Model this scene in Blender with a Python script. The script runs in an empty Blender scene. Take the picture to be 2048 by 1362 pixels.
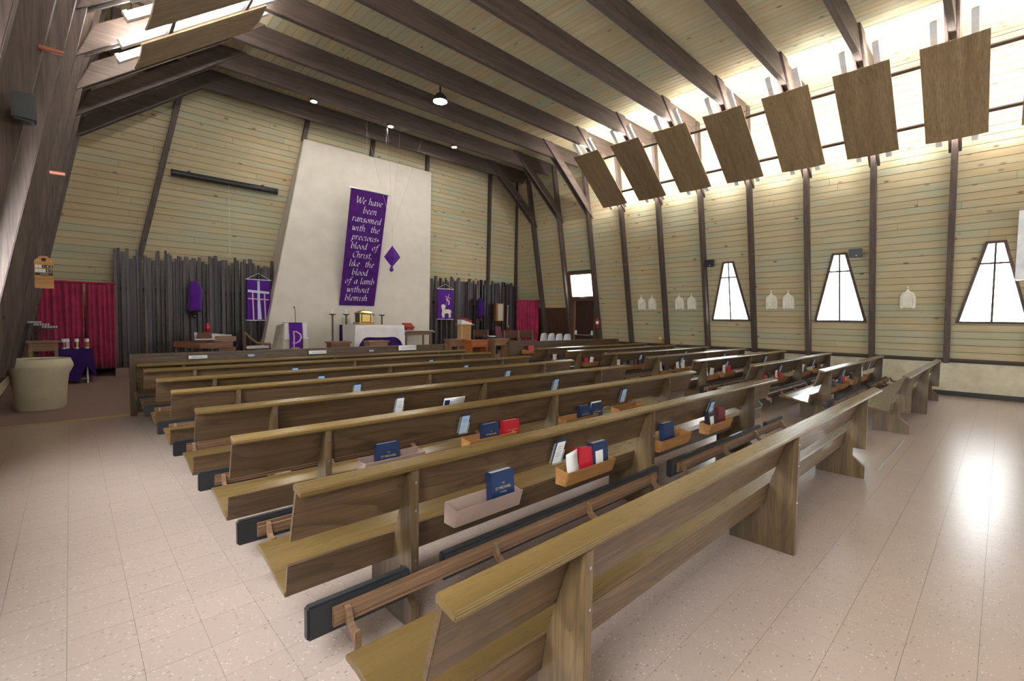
import bpy, bmesh, math, random
from mathutils import Vector, Matrix
random.seed(7)
S = bpy.context.scene
C = S.collection
# ------------------------------------------------------------------ camera
CAM_H = 1.435
RIGHT = Vector((0.725587, -0.687990, 0.013918)); UP = Vector((0.021428, 0.042805, 0.998854)); FWD = Vector((0.687797, 0.724457, -0.045801))
FWD.normalize(); RIGHT = (RIGHT - FWD*RIGHT.dot(FWD)).normalized(); UP = RIGHT.cross(FWD)
FPX = 930.86
cd = bpy.data.cameras.new('camera'); cam = bpy.data.objects.new('camera', cd); C.objects.link(cam)
cd.sensor_fit = 'HORIZONTAL'; cd.sensor_width = 36; cd.lens = FPX/2048*36
cd.clip_start = .05; cd.clip_end = 200
cam.matrix_world = Matrix(((RIGHT.x, UP.x, -FWD.x, 0), (RIGHT.y, UP.y, -FWD.y, 0), (RIGHT.z, UP.z, -FWD.z, CAM_H), (0, 0, 0, 1)))
S.camera = cam
def project(p):
    d = Vector(p) - Vector((0, 0, CAM_H)); w = d.dot(FWD)
    if w < .05: return None
    return 1024 + FPX*d.dot(RIGHT)/w, 681 - FPX*d.dot(UP)/w
# ------------------------------------------------------------------ world and exposure
W = bpy.data.worlds.new('sky'); S.world = W; W.use_nodes = True
nt = W.node_tree; nt.nodes.clear()
wo = nt.nodes.new('ShaderNodeOutputWorld'); wb = nt.nodes.new('ShaderNodeBackground')
wb.inputs[0].default_value = (.86, .93, 1, 1); wb.inputs[1].default_value = 1.0
nt.links.new(wb.outputs[0], wo.inputs[0])
S.view_settings.view_transform = 'Standard'; S.view_settings.look = 'None'
S.view_settings.exposure = 1.05; S.view_settings.gamma = 1; S.view_settings.use_curve_mapping = False
S.cycles.use_light_tree = False; S.cycles.max_bounces = 7; S.cycles.diffuse_bounces = 4; S.cycles.glossy_bounces = 3; S.cycles.transmission_bounces = 3; S.cycles.caustics_reflective = False; S.cycles.caustics_refractive = False
TUBE_POWER = 56.0      # fluorescent tubes behind the wooden panels
PANE_POWER = 6.5
PANE_LEFT = 25.0       # the brighter side of the church
REAR_FILL = 1.8       # added glowing panes behind the camera, for front fill light
# ------------------------------------------------------------------ material helpers
MATS = {}
class NT:
    def __init__(s, name):
        s.m = bpy.data.materials.new(name); s.m.use_nodes = True
        s.t = s.m.node_tree; s.b = s.t.nodes['Principled BSDF']; MATS[name] = s.m
    def n(s, ty, **kw):
        o = s.t.nodes.new(ty)
        for k, v in kw.items(): setattr(o, k, v)
        return o
    def l(s, a, b): s.t.links.new(a, b)
    def val(s, sock, v):
        if hasattr(v, 'default_value') or hasattr(v, 'is_linked'): s.l(v, sock)
        else: sock.default_value = v
    def coords(s, scale, space='pos', rnd=0):
        if space == 'pos': o = s.n('ShaderNodeNewGeometry').outputs['Position']
        else: o = s.n('ShaderNodeTexCoord').outputs['Object']
        if rnd:
            oi = s.n('ShaderNodeObjectInfo'); mu = s.n('ShaderNodeVectorMath', operation='SCALE')
            cx = s.n('ShaderNodeCombineXYZ')
            for i in range(3): s.l(oi.outputs['Random'], cx.inputs[i])
            s.l(cx.outputs[0], mu.inputs[0]); mu.inputs[3].default_value = rnd
            ad = s.n('ShaderNodeVectorMath', operation='ADD'); s.l(o, ad.inputs[0]); s.l(mu.outputs[0], ad.inputs[1]); o = ad.outputs[0]
        mp = s.n('ShaderNodeMapping'); s.l(o, mp.inputs[0]); mp.inputs['Scale'].default_value = scale
        return mp.outputs[0]
    def noise(s, co, scale, detail=3, rough=.55, dist=0):
        o = s.n('ShaderNodeTexNoise'); s.l(co, o.inputs['Vector']); o.inputs['Scale'].default_value = scale
        o.inputs['Detail'].default_value = detail; o.inputs['Roughness'].default_value = rough; o.inputs['Distortion'].default_value = dist
        return o.outputs['Fac']
    def ramp(s, f, stops):
        o = s.n('ShaderNodeValToRGB'); s.l(f, o.inputs[0]); e = o.color_ramp.elements
        while len(e) < len(stops): e.new(.5)
        for i, (p, c) in enumerate(stops):
            e[i].position = p; e[i].color = (*c, 1) if len(c) == 3 else c
        return o.outputs[0]
    def mix(s, f, a, b, mode='MIX'):
        o = s.n('ShaderNodeMix', data_type='RGBA', blend_type=mode)
        s.val(o.inputs[0], f); s.val(o.inputs[6], a if not isinstance(a, tuple) else (*a, 1)); s.val(o.inputs[7], b if not isinstance(b, tuple) else (*b, 1))
        return o.outputs[2]
    def rng(s, f, a, b, c, d):
        o = s.n('ShaderNodeMapRange'); s.l(f, o.inputs[0])
        for i, v in enumerate((a, b, c, d)): o.inputs[i+1].default_value = v
        return o.outputs[0]
    def rand(s): return s.n('ShaderNodeObjectInfo').outputs['Random']
    def bump(s, h, strength, dist=.01):
        o = s.n('ShaderNodeBump'); s.l(h, o.inputs['Height']); o.inputs['Strength'].default_value = strength; o.inputs['Distance'].default_value = dist
        s.l(o.outputs[0], s.b.inputs['Normal'])
    def col(s, c): s.val(s.b.inputs['Base Color'], c if not isinstance(c, tuple) else (*c, 1))
    def rough(s, r): s.val(s.b.inputs['Roughness'], r)
def plain(name, c, r=.6, metal=0, spec=.5, var=.12, scale=6):
    m = NT(name); co = m.coords((1, 1, 1))
    m.col(m.mix(m.rng(m.noise(co, scale, 4), .3, .7, 0, 1), tuple(x*(1-var) for x in c), tuple(min(1, x*(1+var)) for x in c)))
    m.rough(r); m.b.inputs['Metallic'].default_value = metal; m.b.inputs['Specular IOR Level'].default_value = spec
    return m.m
def wood(name, c1, c2, axis, r=.45, spec=.4, ring=1.0, space='pos', rnd=3.0, knots=0, coat=0, bumpy=.15, grain=None, spread=.16, fmix=.55, cath=0):
    """grain runs along axis (0 x, 1 y, 2 z)"""
    m = NT(name); sc = [14, 14, 14]; sc[axis] = .7
    if grain: sc = list(grain)
    co = m.coords(sc, space, rnd)
    g = m.noise(co, ring, 5, .62, .6)
    sc2 = [60, 60, 60]; sc2[axis] = 1.6
    if grain: sc2 = [v*4 for v in grain]
    fine = m.noise(m.coords(sc2, space, rnd), 2.0, 3, .6)
    c = m.mix(m.rng(g, .32, .68, 0, 1), c1, c2)
    c = m.mix(m.rng(fine, .42, .66, 0, fmix), c, tuple(x*.55 for x in c1))
    if cath:
        s3 = [4.5, 4.5, 4.5]; s3[axis] = .55
        n3 = m.noise(m.coords(s3, space, rnd+1), 1.0, 2, .5, .3)
        mu = m.n('ShaderNodeMath', operation='MULTIPLY'); m.l(n3, mu.inputs[0]); mu.inputs[1].default_value = 16
        fr_ = m.n('ShaderNodeMath', operation='FRACT'); m.l(mu.outputs[0], fr_.inputs[0])
        c = m.mix(m.rng(fr_.outputs[0], .0, .45, cath, 0), c, tuple(x*.5 for x in c1))
    tint = m.rng(m.rand(), 0, 1, 1-spread, 1+spread)
    mul = m.n('ShaderNodeVectorMath', operation='SCALE'); m.l(c, mul.inputs[0]); m.l(tint, mul.inputs[3]); c = mul.outputs[0]
    if knots:
        kc = [5, 5, 5]; kc[axis] = 2.6
        v = m.n('ShaderNodeTexVoronoi'); m.l(m.coords(kc, space, rnd), v.inputs['Vector']); v.inputs['Scale'].default_value = 1.0
        k = m.rng(v.outputs['Distance'], .035*knots, .10*knots, 1, 0)
        c = m.mix(k, c, tuple(x*.22 for x in c1))
    m.col(c); m.rough(m.rng(fine, .3, .7, r-.06, r+.1)); m.b.inputs['Specular IOR Level'].default_value = spec
    if coat: m.b.inputs['Coat Weight'].default_value = coat; m.b.inputs['Coat Roughness'].default_value = .18
    if bumpy: m.bump(fine, bumpy, .004)
    return m.m
def pine(name, axis):
    """pale knotty pine with a faded green and orange wash"""
    m = NT(name); sc = [10, 10, 10]; sc[axis] = .5
    g = m.noise(m.coords(sc, 'pos', 5), 1.2, 5, .6, .5)
    c = m.mix(m.rng(g, .33, .67, 0, 1), (.46, .375, .225), (.565, .485, .315))
    r = m.rand()
    c = m.mix(m.rng(r, .0, .40, .6, 0), c, (.44, .435, .305))
    c = m.mix(m.rng(r, .70, 1, 0, .5), c, (.485, .365, .215))
    big = m.noise(m.coords((.55, .55, .9), 'pos', .9), 1.0, 3, .6)
    c = m.mix(m.rng(big, .50, .64, 0, .6), c, (.395, .43, .32))
    c = m.mix(m.rng(big, .32, .44, .5, 0), c, (.50, .365, .21))
    kc = [4.6, 4.6, 4.6]; kc[axis] = 2.1
    v = m.n('ShaderNodeTexVoronoi'); m.l(m.coords(kc, 'pos', 9), v.inputs['Vector']); v.inputs['Scale'].default_value = 1
    c = m.mix(m.rng(v.outputs['Distance'], .04, .14, .9, 0), c, (.10, .06, .035))
    sc2 = [70, 70, 70]; sc2[axis] = 1.2
    fine = m.noise(m.coords(sc2, 'pos', 5), 2, 3)
    c = m.mix(m.rng(fine, .4, .7, 0, .18), c, (.40, .31, .17))
    m.col(c); m.rough(.62); m.b.inputs['Specular IOR Level'].default_value = .25
    m.bump(fine, .08, .003)
    return m.m
def glow(name, c, s):
    m = NT(name); m.col(c); m.b.inputs['Emission Color'].default_value = (*c, 1); m.b.inputs['Emission Strength'].default_value = s; m.rough(.4)
    return m.m
pine('pine_y', 1); pine('pine_x', 0)
DK1, DK2 = (.066, .044, .036), (.130, .092, .076)
wood('beam_x', DK1, DK2, 0, .55, .35, knots=.8); wood('beam_z', DK1, DK2, 2, .55, .35, knots=.8); wood('beam_y', DK1, DK2, 1, .55, .35)
wood('slat_wood', (.027, .020, .024), (.082, .058, .062), 2, .42, .5, spread=.65)
OK1, OK2 = (.074, .042, .020), (.140, .083, .041)
wood('pew_oak', OK1, OK2, 0, .34, .5, .9, 'obj', 4, coat=.25, bumpy=.08, fmix=.35, cath=.6)
wood('pew_leg_oak', OK1, (.17, .112, .052), 2, .36, .5, .9, 'obj', 4, coat=.2, bumpy=.08, fmix=.4, cath=.35)
wood('pew_cap_oak', (.100, .060, .018), (.158, .099, .033), 0, .30, .5, .6, 'obj', 4, coat=.3, bumpy=.03, fmix=.28)
wood('panel_ply', (.22, .145, .075), (.34, .24, .135), 0, .5, .35, .8, 'pos', 4, bumpy=.03, grain=(1.0, 9, 1.0))
wood('tray_wood', (.36, .16, .05), (.50, .25, .09), 0, .4, .4, 1, 'obj', 3)
wood('rail_wood', (.17, .092, .05), (.25, .145, .085), 0, .45, .4, 1, 'obj', 3)
wood('trim_brown', (.085, .050, .030), (.13, .08, .05), 1, .5, .4)
wood('door_wood', (.035, .014, .010), (.055, .022, .016), 2, .35, .5)
wood('brown_board', (.062, .030, .020), (.092, .047, .031), 2, .5, .4)
plain('cream_wall', (.66, .60, .45), .75); plain('slab_plaster', (.66, .605, .54), .8, var=.05, scale=3)
plain('gap_dark', (.06, .042, .022), .9); plain('baseboard_dark', (.03, .026, .022), .5)
plain('black_vinyl', (.016, .018, .022), .42, var=.2); plain('white_metal', (.88, .89, .93), .4)
plain('black_plastic', (.02, .02, .022), .4); plain('dark_void', (.02, .016, .014), .9)
plain('steel', (.55, .55, .56), .3, 1)
glow('tube_light', (1, .99, .96), TUBE_POWER)
plain('pane_edge', (.8, .84, .84), .4)
def pane_mat(name, power):
    m = NT(name); m.col((.9, .93, .92)); m.rough(.5)
    m.b.inputs['Emission Color'].default_value = (.93, .98, 1, 1); m.b.inputs['Emission Strength'].default_value = power
    m.bump(m.noise(m.coords((1, 1, 1)), 60, 2), .3, .01)
pane_mat('frosted_pane', PANE_POWER); pane_mat('frosted_left', PANE_LEFT); pane_mat('rear_fill_pane', REAR_FILL)
# speckled vinyl tile
m = NT('vinyl_tile')
co = m.coords((1, 1, 1))
tintv = m.n('ShaderNodeVectorMath', operation='SCALE'); tintv.inputs[0].default_value = (.41, .32, .28); m.l(m.rng(m.rand(), 0, 1, .975, 1.025), tintv.inputs[3])
def flecks(scale, lo, hi, seed):
    v = m.n('ShaderNodeTexVoronoi'); m.l(m.coords((.62*scale, scale, scale)), v.inputs['Vector']); v.inputs['Scale'].default_value = 1
    sep = m.n('ShaderNodeSeparateColor'); m.l(v.outputs['Color'], sep.inputs[0])
    near = m.rng(v.outputs['Distance'], .18, .30, 1, 0); pick = m.rng(sep.outputs[seed], lo, hi, 0, 1)
    mm = m.n('ShaderNodeMath', operation='MULTIPLY'); m.l(near, mm.inputs[0]); m.l(pick, mm.inputs[1]); return mm.outputs[0]
c = m.mix(flecks(62, .78, .80, 0), tintv.outputs[0], (.26, .165, .13))
c = m.mix(flecks(75, .70, .74, 1), c, (.60, .51, .45))
c = m.mix(flecks(120, .72, .76, 2), c, (.35, .26, .215))
m.col(c); m.rough(.28); m.b.inputs['Specular IOR Level'].default_value = .4
# carpet
m = NT('carpet'); co = m.coords((1, 1, 1)); f = m.noise(co, 420, 2)
m.col(m.mix(m.rng(f, .3, .7, 0, 1), (.26, .172, .158), (.40, .28, .262))); m.rough(.95); m.b.inputs['Specular IOR Level'].default_value = .1; m.bump(f, .5, .01)
# ------------------------------------------------------------------ mesh helpers
class MB:
    def __init__(s): s.v = []; s.f = []
    def add(s, vs, fs):
        o = len(s.v); s.v += [tuple(p) for p in vs]; s.f += [tuple(i+o for i in f) for f in fs]; return s
    def box(s, x0, x1, y0, y1, z0, z1):
        return s.add([(x0, y0, z0), (x1, y0, z0), (x1, y1, z0), (x0, y1, z0), (x0, y0, z1), (x1, y0, z1), (x1, y1, z1), (x0, y1, z1)],
                     [(0, 3, 2, 1), (4, 5, 6, 7), (0, 1, 5, 4), (1, 2, 6, 5), (2, 3, 7, 6), (3, 0, 4, 7)])
    def prism(s, poly, axis, a, b):
        """poly: 2-d points in the other two axes (in order x,y,z), extruded along axis from a to b"""
        n = len(poly)
        def P(q, t):
            return {0: (t, q[0], q[1]), 1: (q[0], t, q[1]), 2: (q[0], q[1], t)}[axis]
        vs = [P(q, a) for q in poly] + [P(q, b) for q in poly]
        fs = [tuple(range(n)), tuple(range(2*n-1, n-1, -1))] + [((i+1) % n, i, i+n, (i+1) % n+n) for i in range(n)]
        return s.add(vs, fs)
    def tube(s, path, r, n=8, caps=True):
        path = [Vector(p) for p in path]; rr = r if isinstance(r, (list, tuple)) else [r]*len(path)
        rings = []; prev = None
        for i, p in enumerate(path):
            d = (path[min(i+1, len(path)-1)] - path[max(i-1, 0)]).normalized()
            u = d.cross(Vector((0, 0, 1))) if prev is None else prev - d*prev.dot(d)
            if u.length < 1e-4: u = d.cross(Vector((0, 1, 0)))
            u.normalize(); prev = u; w = d.cross(u)
            rings.append([p + (u*math.cos(2*math.pi*k/n) + w*math.sin(2*math.pi*k/n))*rr[i] for k in range(n)])
        vs = [q for R_ in rings for q in R_]; fs = []
        for i in range(len(path)-1):
            for k in range(n): fs.append((i*n+k, i*n+(k+1) % n, (i+1)*n+(k+1) % n, (i+1)*n+k))
        if caps: fs += [tuple(range(n-1, -1, -1)), tuple(range((len(path)-1)*n, len(path)*n))]
        return s.add(vs, fs)
    def lathe(s, prof, c=(0, 0, 0), n=24, sx=1, sy=1):
        """prof: (r,z) from bottom to top"""
        vs = []; fs = []; m_ = len(prof)
        for r, z in prof:
            for k in range(n):
                a = 2*math.pi*k/n; vs.append((c[0]+r*sx*math.cos(a), c[1]+r*sy*math.sin(a), c[2]+z))
        for i in range(m_-1):
            for k in range(n): fs.append((i*n+k, i*n+(k+1) % n, (i+1)*n+(k+1) % n, (i+1)*n+k))
        fs += [tuple(range(n-1, -1, -1)), tuple(range((m_-1)*n, m_*n))]
        return s.add(vs, fs)
    def mesh(s, name, off=(0, 0, 0)):
        me = bpy.data.meshes.new(name)
        me.from_pydata([(p[0]-off[0], p[1]-off[1], p[2]-off[2]) for p in s.v], [], s.f); me.update()
        bm = bmesh.new(); bm.from_mesh(me); bmesh.ops.recalc_face_normals(bm, faces=bm.faces); bm.to_mesh(me); bm.free()
        return me
def root_loc(o):
    while o.parent: o = o.parent
    return o.location
def obj(name, mb, mat, parent=None, smooth=False, bevel=0, segs=2, label=None):
    """links ONE mesh object; vertices are given in world space"""
    me = mb.mesh(name, root_loc(parent) if parent else (0, 0, 0)) if isinstance(mb, MB) else mb
    if isinstance(mb, MB): me.materials.append(MATS[mat])
    if bevel:
        bm = bmesh.new(); bm.from_mesh(me)
        es = [e for e in bm.edges if len(e.link_faces) == 2 and e.calc_face_angle(0) > .5]
        bmesh.ops.bevel(bm, geom=es, offset=bevel, segments=segs, affect='EDGES', clamp_overlap=True); bm.to_mesh(me); bm.free()
    if smooth:
        for p in me.polygons: p.use_smooth = True
        if smooth != 2: me.set_sharp_from_angle(angle=.7)
    o = bpy.data.objects.new(name, me); C.objects.link(o)
    if parent: o.parent = parent
    if label: o['label'] = label
    return o
def tag(o, label, cat, group=None):
    o['label'] = label; o['category'] = cat
    if group: o['group'] = group
    return o
def thing(name, label, cat, loc=(0, 0, 0), group=None):
    o = bpy.data.objects.new(name, None); o.empty_display_size = .1; C.objects.link(o); o.location = loc
    return tag(o, label, cat, group)
def struct(o): o['kind'] = 'structure'; return o
def recentre(o):
    """puts a one-mesh thing's origin at its base"""
    vs = [v.co for v in o.data.vertices]; c = Vector((sum(v.x for v in vs)/len(vs), sum(v.y for v in vs)/len(vs), min(v.z for v in vs)))
    o.data.transform(Matrix.Translation(-c)); o.location = c; return o
def dup(o, parent=None):
    c = o.copy(); C.objects.link(c); c.parent = parent
    for ch in o.children: dup(ch, c)
    return c
# ------------------------------------------------------------------ the shell
XM = 12.5                     # braces, panels mirror as XM - x
XW = 12.26                    # posts, boards and windows mirror as XW - x
LEAN = .193
BAY = [.765 + 1.2192*k for k in range(-4, 10)]
YB0, YB1 = -4.35, 13.65       # rear wall, altar wall at the floor
def xin(z): return 12.83 - LEAN*(z-.68)       # inner edge of the posts
def xbd(z): return 13.02 - LEAN*(z-.68)       # face of the boards
def yback(z): return 13.65 - .19*z
CEIL = 6.58
def flip(poly, m=12.5): return [(m-x, z) for x, z in poly]
floor = struct(obj('floor', MB().box(-1.4, 13.7, YB0-.2, 14.0, -.15, -.004), 'gap_dark'))
TS = .2286; TX0, TY0 = -.0407, .0115
tiles = []
for i in range(-7, 61):
    for j in range(-20, 40):
        x, y = TX0+i*TS, TY0+j*TS
        if x < -1.0 or x+TS > 13.12 or y+TS > 8.48 or y < YB0: continue
        ps = [project((x+a*TS, y+b*TS, 0)) for a, b in ((0, 0), (1, 0), (1, 1), (0, 1))]
        area = 0
        if all(ps):
            cx = sum(p[0] for p in ps)/4; cy = sum(p[1] for p in ps)/4
            if -40 < cx < 2088 and cy < 1400:
                area = abs(sum(ps[k][0]*ps[(k+1) % 4][1]-ps[(k+1) % 4][0]*ps[k][1] for k in range(4)))/2
                if .62 < x < 6 and y > 1.0: area *= .25
        tiles.append((area, x, y))
tiles.sort(reverse=True)
tm = MB().box(.0006, TS-.0006, .0006, TS-.0006, -.003, 0).mesh('tile'); tm.materials.append(MATS['vinyl_tile'])
for a, x, y in tiles[:298]:
    o = bpy.data.objects.new('tile', tm); C.objects.link(o); o.parent = floor; o.location = (x, y, 0)
rest = MB()
for a, x, y in tiles[298:]: rest.box(x+.0006, x+TS-.0006, y+.0006, y+TS-.0006, -.003, 0)
o = obj('tile_field', rest, 'vinyl_tile', floor); o['kind'] = 'stuff'
# carpet, rising gently towards the sanctuary
cz = lambda y: max(0, (y-8.48))*.13/4.2
mb = MB().prism([(8.48, -.003), (8.50, .004), (12.72, .135), (14.0, .135), (14.0, -.1), (8.48, -.1)], 0, -.88, 13.1)
floor_c = struct(obj('floor_carpet', mb, 'carpet'))
plain('brass_strip', (.55, .45, .18), .35, .6)
struct(obj('trim_1', MB().prism([(8.44, 0), (8.45, .006), (8.49, .009), (8.50, .004), (8.50, 0)], 0, -.84, 6.9), 'brass_strip'))
# sanctuary platform
struct(obj('floor_platform', MB().box(1.5, 12.1, 9.5, 12.62, 0, .3).box(.66, 12.35, 12.62, 13.1, 0, .3), 'carpet', bevel=.01))
# walls: a dark backing with individual boards in front
def leanbox(mb, f0, f1, a0, a1, z0, z1, side):
    """slab between board-face offsets f0<f1 (outwards), along y a0..a1"""
    if side > 0: poly = [(xbd(z0)+f0, z0), (xbd(z0)+f1, z0), (xbd(z1)+f1, z1), (xbd(z1)+f0, z1)]
    else: poly = [(XW-xbd(z0)-f0, z0), (XW-xbd(z0)-f1, z0), (XW-xbd(z1)-f1, z1), (XW-xbd(z1)-f0, z1)]
    return mb.prism(poly, 1, a0, a1)
WINY = [-2.283, .155, 2.594, 5.032]  # first of the row is unseen, added behind the camera to give light
WB, WT, WHB, WHT = 1.47, 3.02, .505, .139       # window sill, head, half widths
def whalf(z): return WHB + (WHT-WHB)*(z-WB)/(WT-WB)
DOORY = (9.36, 10.46)
walls = {}
for side, nm in ((1, 'wall_right'), (-1, 'wall_left')):
    mb = MB()
    leanbox(mb, .022, .12, YB0-.1, 14.2, .68, 6.75, side)
    w = struct(obj(nm, mb, 'gap_dark')); walls[side] = w
    x0, x1 = (13.1, 13.35) if side > 0 else (XW-13.35, XW-13.1)
    s_ = obj('plinth', MB().box(x0, x1, YB0-.1, 13.9, -.1, .70), 'cream_wall', w)
    bb = MB().box(13.085, 13.1, YB0, DOORY[0], 0, .09) if side > 0 else MB().box(XW-13.1, XW-13.085, YB0, 13.5, 0, .09)
    struct(obj('baseboard_right' if side > 0 else 'baseboard_left', bb, 'baseboard_dark'))
    # trim under the boards
    mb = MB(); leanbox(mb, -.012, .03, YB0, DOORY[0] if side > 0 else 13.5, .705, .755, side)
    obj('bottom_rail', mb, 'beam_y', w)
def planks(parent, spans, pitch, place, mat, rng, lo=2.4, hi=5.2):
    """spans(c) -> list of (a0,a1) along the course; place(mb,c,a0,a1) builds one board"""
    c = 0
    while True:
        sp = spans(c)
        if sp is None: break
        for a0, a1 in sp:
            a = a0
            first = True
            while a < a1-.02:
                L = rng.uniform(lo, hi)*(rng.uniform(.3, 1) if first else 1); first = False
                b = min(a1, a+L)
                if a1-b < .5: b = a1
                mb = MB(); place(mb, c, a+.0015, b-.0015)
                o = obj('plank', mb, mat, parent)
                a = b
        c += 1
PITCH = .1385
rg = random.Random(3)
def wall_spans(side):
    def f(c):
        z0 = .757 + c*PITCH; z1 = z0+PITCH
        if z0 > 6.55: return None
        zm = (z0+z1)/2; cut = []
        if z1 > WB+.02 and z0 < WT-.02:
            h = whalf(min(max(zm, WB), WT))-.02
            cut += [(y-h, y+h) for y in WINY]
        end = yback(zm)-.01
        out = []
        if side > 0:
            if z0 < 1.80: end = DOORY[0]
            elif z0 < 3.04: cut.append((DOORY[0], 10.47))
        a = YB0
        for p, q in sorted(cut):
            out.append((a, p)); a = q
        out.append((a, end))
        return out
    return f
def wall_place(side):
    def f(mb, c, a0, a1):
        z0 = .757 + c*PITCH; leanbox(mb, rgj(), .02, a0, a1, z0+.004, z0+PITCH-.004, side)
    return f
def rgj(): return random.uniform(-.002, .002)
planks(walls[1], wall_spans(1), PITCH, wall_place(1), 'pine_y', rg, 3.4, 6.4)
planks(walls[-1], wall_spans(-1), PITCH, wall_place(-1), 'pine_y', rg, 5.5, 9)
for side in (1, -1):
    for wy in WINY:
        for zz, up in ((WT, 1), (WB, -1)):
            c_ = int((zz-.02*up-.757)//PITCH); z0 = .757+c_*PITCH+.004; z1 = z0+PITCH-.008
            a0, a1 = (zz-.02, z1) if up > 0 else (z0, zz+.02)
            if a1-a0 > .012:
                h = whalf(min(max(.757+(c_+.5)*PITCH, WB), WT))-.02
                mb = MB(); leanbox(mb, 0, .02, wy-h, wy+h, a0, a1, side); obj('plank', mb, 'pine_y', walls[side])
# altar wall
mb = MB().prism([(yback(0)+.022, 0), (yback(0)+.15, 0), (yback(6.75)+.15, 6.75), (yback(6.75)+.022, 6.75)], 0, -1.5, 13.7)
wall_back = struct(obj('wall_back', mb, 'gap_dark'))
def back_spans(c):
    z0 = .33 + c*PITCH
    if z0 > 6.55: return None
    return [(XW-xbd(z0+.07)+.01, xbd(z0+.07)-.01)]
def back_place(mb, c, a0, a1):
    z0 = .33+c*PITCH+.004; z1 = z0+PITCH-.008; j = rgj()
    mb.prism([(yback(z0)+j, z0), (yback(z0)+.02, z0), (yback(z1)+.02, z1), (yback(z1)+j, z1)], 0, a0, a1)
planks(wall_back, back_spans, PITCH, back_place, 'pine_x', rg, 2.2, 5)
# rear wall (behind the camera): one smooth boarded wall
wall_front = struct(obj('wall_front', MB().box(-1.5, 13.7, YB0-.3, YB0-.1, -.1, 6.75), 'pine_x'))
rw = struct(obj('window_10', MB().box(2.4, 9.8, YB0-.11, YB0-.03, .02, .12).box(2.4, 9.8, YB0-.11, YB0-.03, 2.9, 3.02), 'trim_brown'))  # invented glazing out of view, added to light surfaces that face the rear
for x in (2.4, 4.2, 6.0, 7.8, 9.7): obj('mullion', MB().box(x, x+.1, YB0-.11, YB0-.03, .12, 2.9), 'trim_brown', rw)
for x in (2.5, 4.3, 6.1, 7.9):
    pn = obj('pane', MB().box(x, x+1.7 if x < 7 else x+1.8, YB0-.095, YB0-.085, .12, 2.9), 'rear_fill_pane', rw)
    pn.data.materials.append(MATS['pane_edge'])
    for p_ in pn.data.polygons: p_.material_index = 0 if p_.normal.y > .5 else 1
# ceiling boards run the length of the nave
ceiling = struct(obj('ceiling', MB().box(.0, 12.2, YB0-.2, 13.0, CEIL+.022, CEIL+.15), 'gap_dark'))
def ceil_spans(c):
    x0 = .30+c*PITCH
    if x0 > 11.85: return None
    return [(YB0-.1, 12.42)]
def ceil_place(mb, c, a0, a1):
    x0 = .30+c*PITCH; mb.box(x0+.004, x0+PITCH-.004, a0, a1, CEIL+rgj(), CEIL+.02)
planks(ceiling, ceil_spans, PITCH, ceil_place, 'pine_y', rg, 5, 9.5)
# ------------------------------------------------------------------ timber frames
d_ = Vector((.786, -.618)).normalized(); n_ = Vector((.618, .786)).normalized()     # along / above the brace, in xz
L0 = Vector((9.87, 6.578))
def bp(s, t): p = L0 + d_*s + n_*t; return (p.x, p.y)
brace_poly = [bp(0, 0), (10.24, 6.575), bp(2.60, .24), bp(3.02, 0)]
brace_left = [bp(0, 0), (10.24, 6.575), bp(2.78, .24), bp(3.20, 0)]
post_poly = [(xin(.67), .67), (xin(.67)+.185, .67), (xin(6.56)+.185, 6.56), (xin(6.56), 6.56)]
def pm(poly, side): return poly if side > 0 else flip(poly)
for k, y in enumerate(BAY):
    n = 'frame spanning the nave'
    t = thing('timber_frame', '', 'roof frame', (6.25, y, 0))
    obj('beam', MB().prism([(.62, 6.30), (.71, 6.175), (11.55, 6.175), (11.64, 6.30), (11.64, 6.578), (.62, 6.578)], 1, y-.047, y+.047), 'beam_x', t, bevel=.006)
    for side in (1, -1):
        obj('post', MB().prism(post_poly if side > 0 else flip(post_poly, XW), 1, y-.045, y+.045), 'beam_z', t, bevel=.006)
        for q in (-1, 1):
            a, b = sorted((y+q*.050, y+q*.092))
            obj('brace', MB().prism(brace_poly if side > 0 else flip(brace_left), 1, a, b), 'beam_x', t, bevel=.005)
    ordw = ['farthest', 'second', 'third', 'fourth', 'fifth', 'sixth', 'seventh', 'eighth', 'ninth', 'tenth', 'eleventh', 'twelfth', 'thirteenth', 'fourteenth'][len(BAY)-1-k]
    t['label'] = f'dark timber frame of posts, braces and ceiling beam, {ordw} counted from the altar wall' if k < len(BAY)-1 else 'dark timber frame of posts, braces and beam, farthest one at the altar wall'
    t['group'] = 'timber frames of the nave'
# trims on the altar wall
for (xa, za, xb, zb) in ((1.85, 6.3, 1.0, 2.0), (4.5, 6.5, 4.42, 5.9), (6.28, 6.5, 6.27, 5.9), (8.06, 6.5, 8.12, 5.9), (10.60, 6.5, 11.27, 2.0), (11.93, 6.5, 12.78, 1.5), (.33, 6.5, -.52, 1.5)):
    mb = MB()
    w2 = .05
    vs = []
    for (x, z) in ((xb, zb), (xa, za)):
        for dx in (-w2, w2):
            for dy in (-.10, .0): vs.append((x+dx, yback(z)+dy, z))
    mb.add(vs, [(0, 1, 3, 2), (4, 6, 7, 5), (0, 2, 6, 4), (1, 5, 7, 3), (0, 4, 5, 1), (2, 3, 7, 6)])
    obj('trim_batten', mb, 'beam_z', wall_back)
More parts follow.
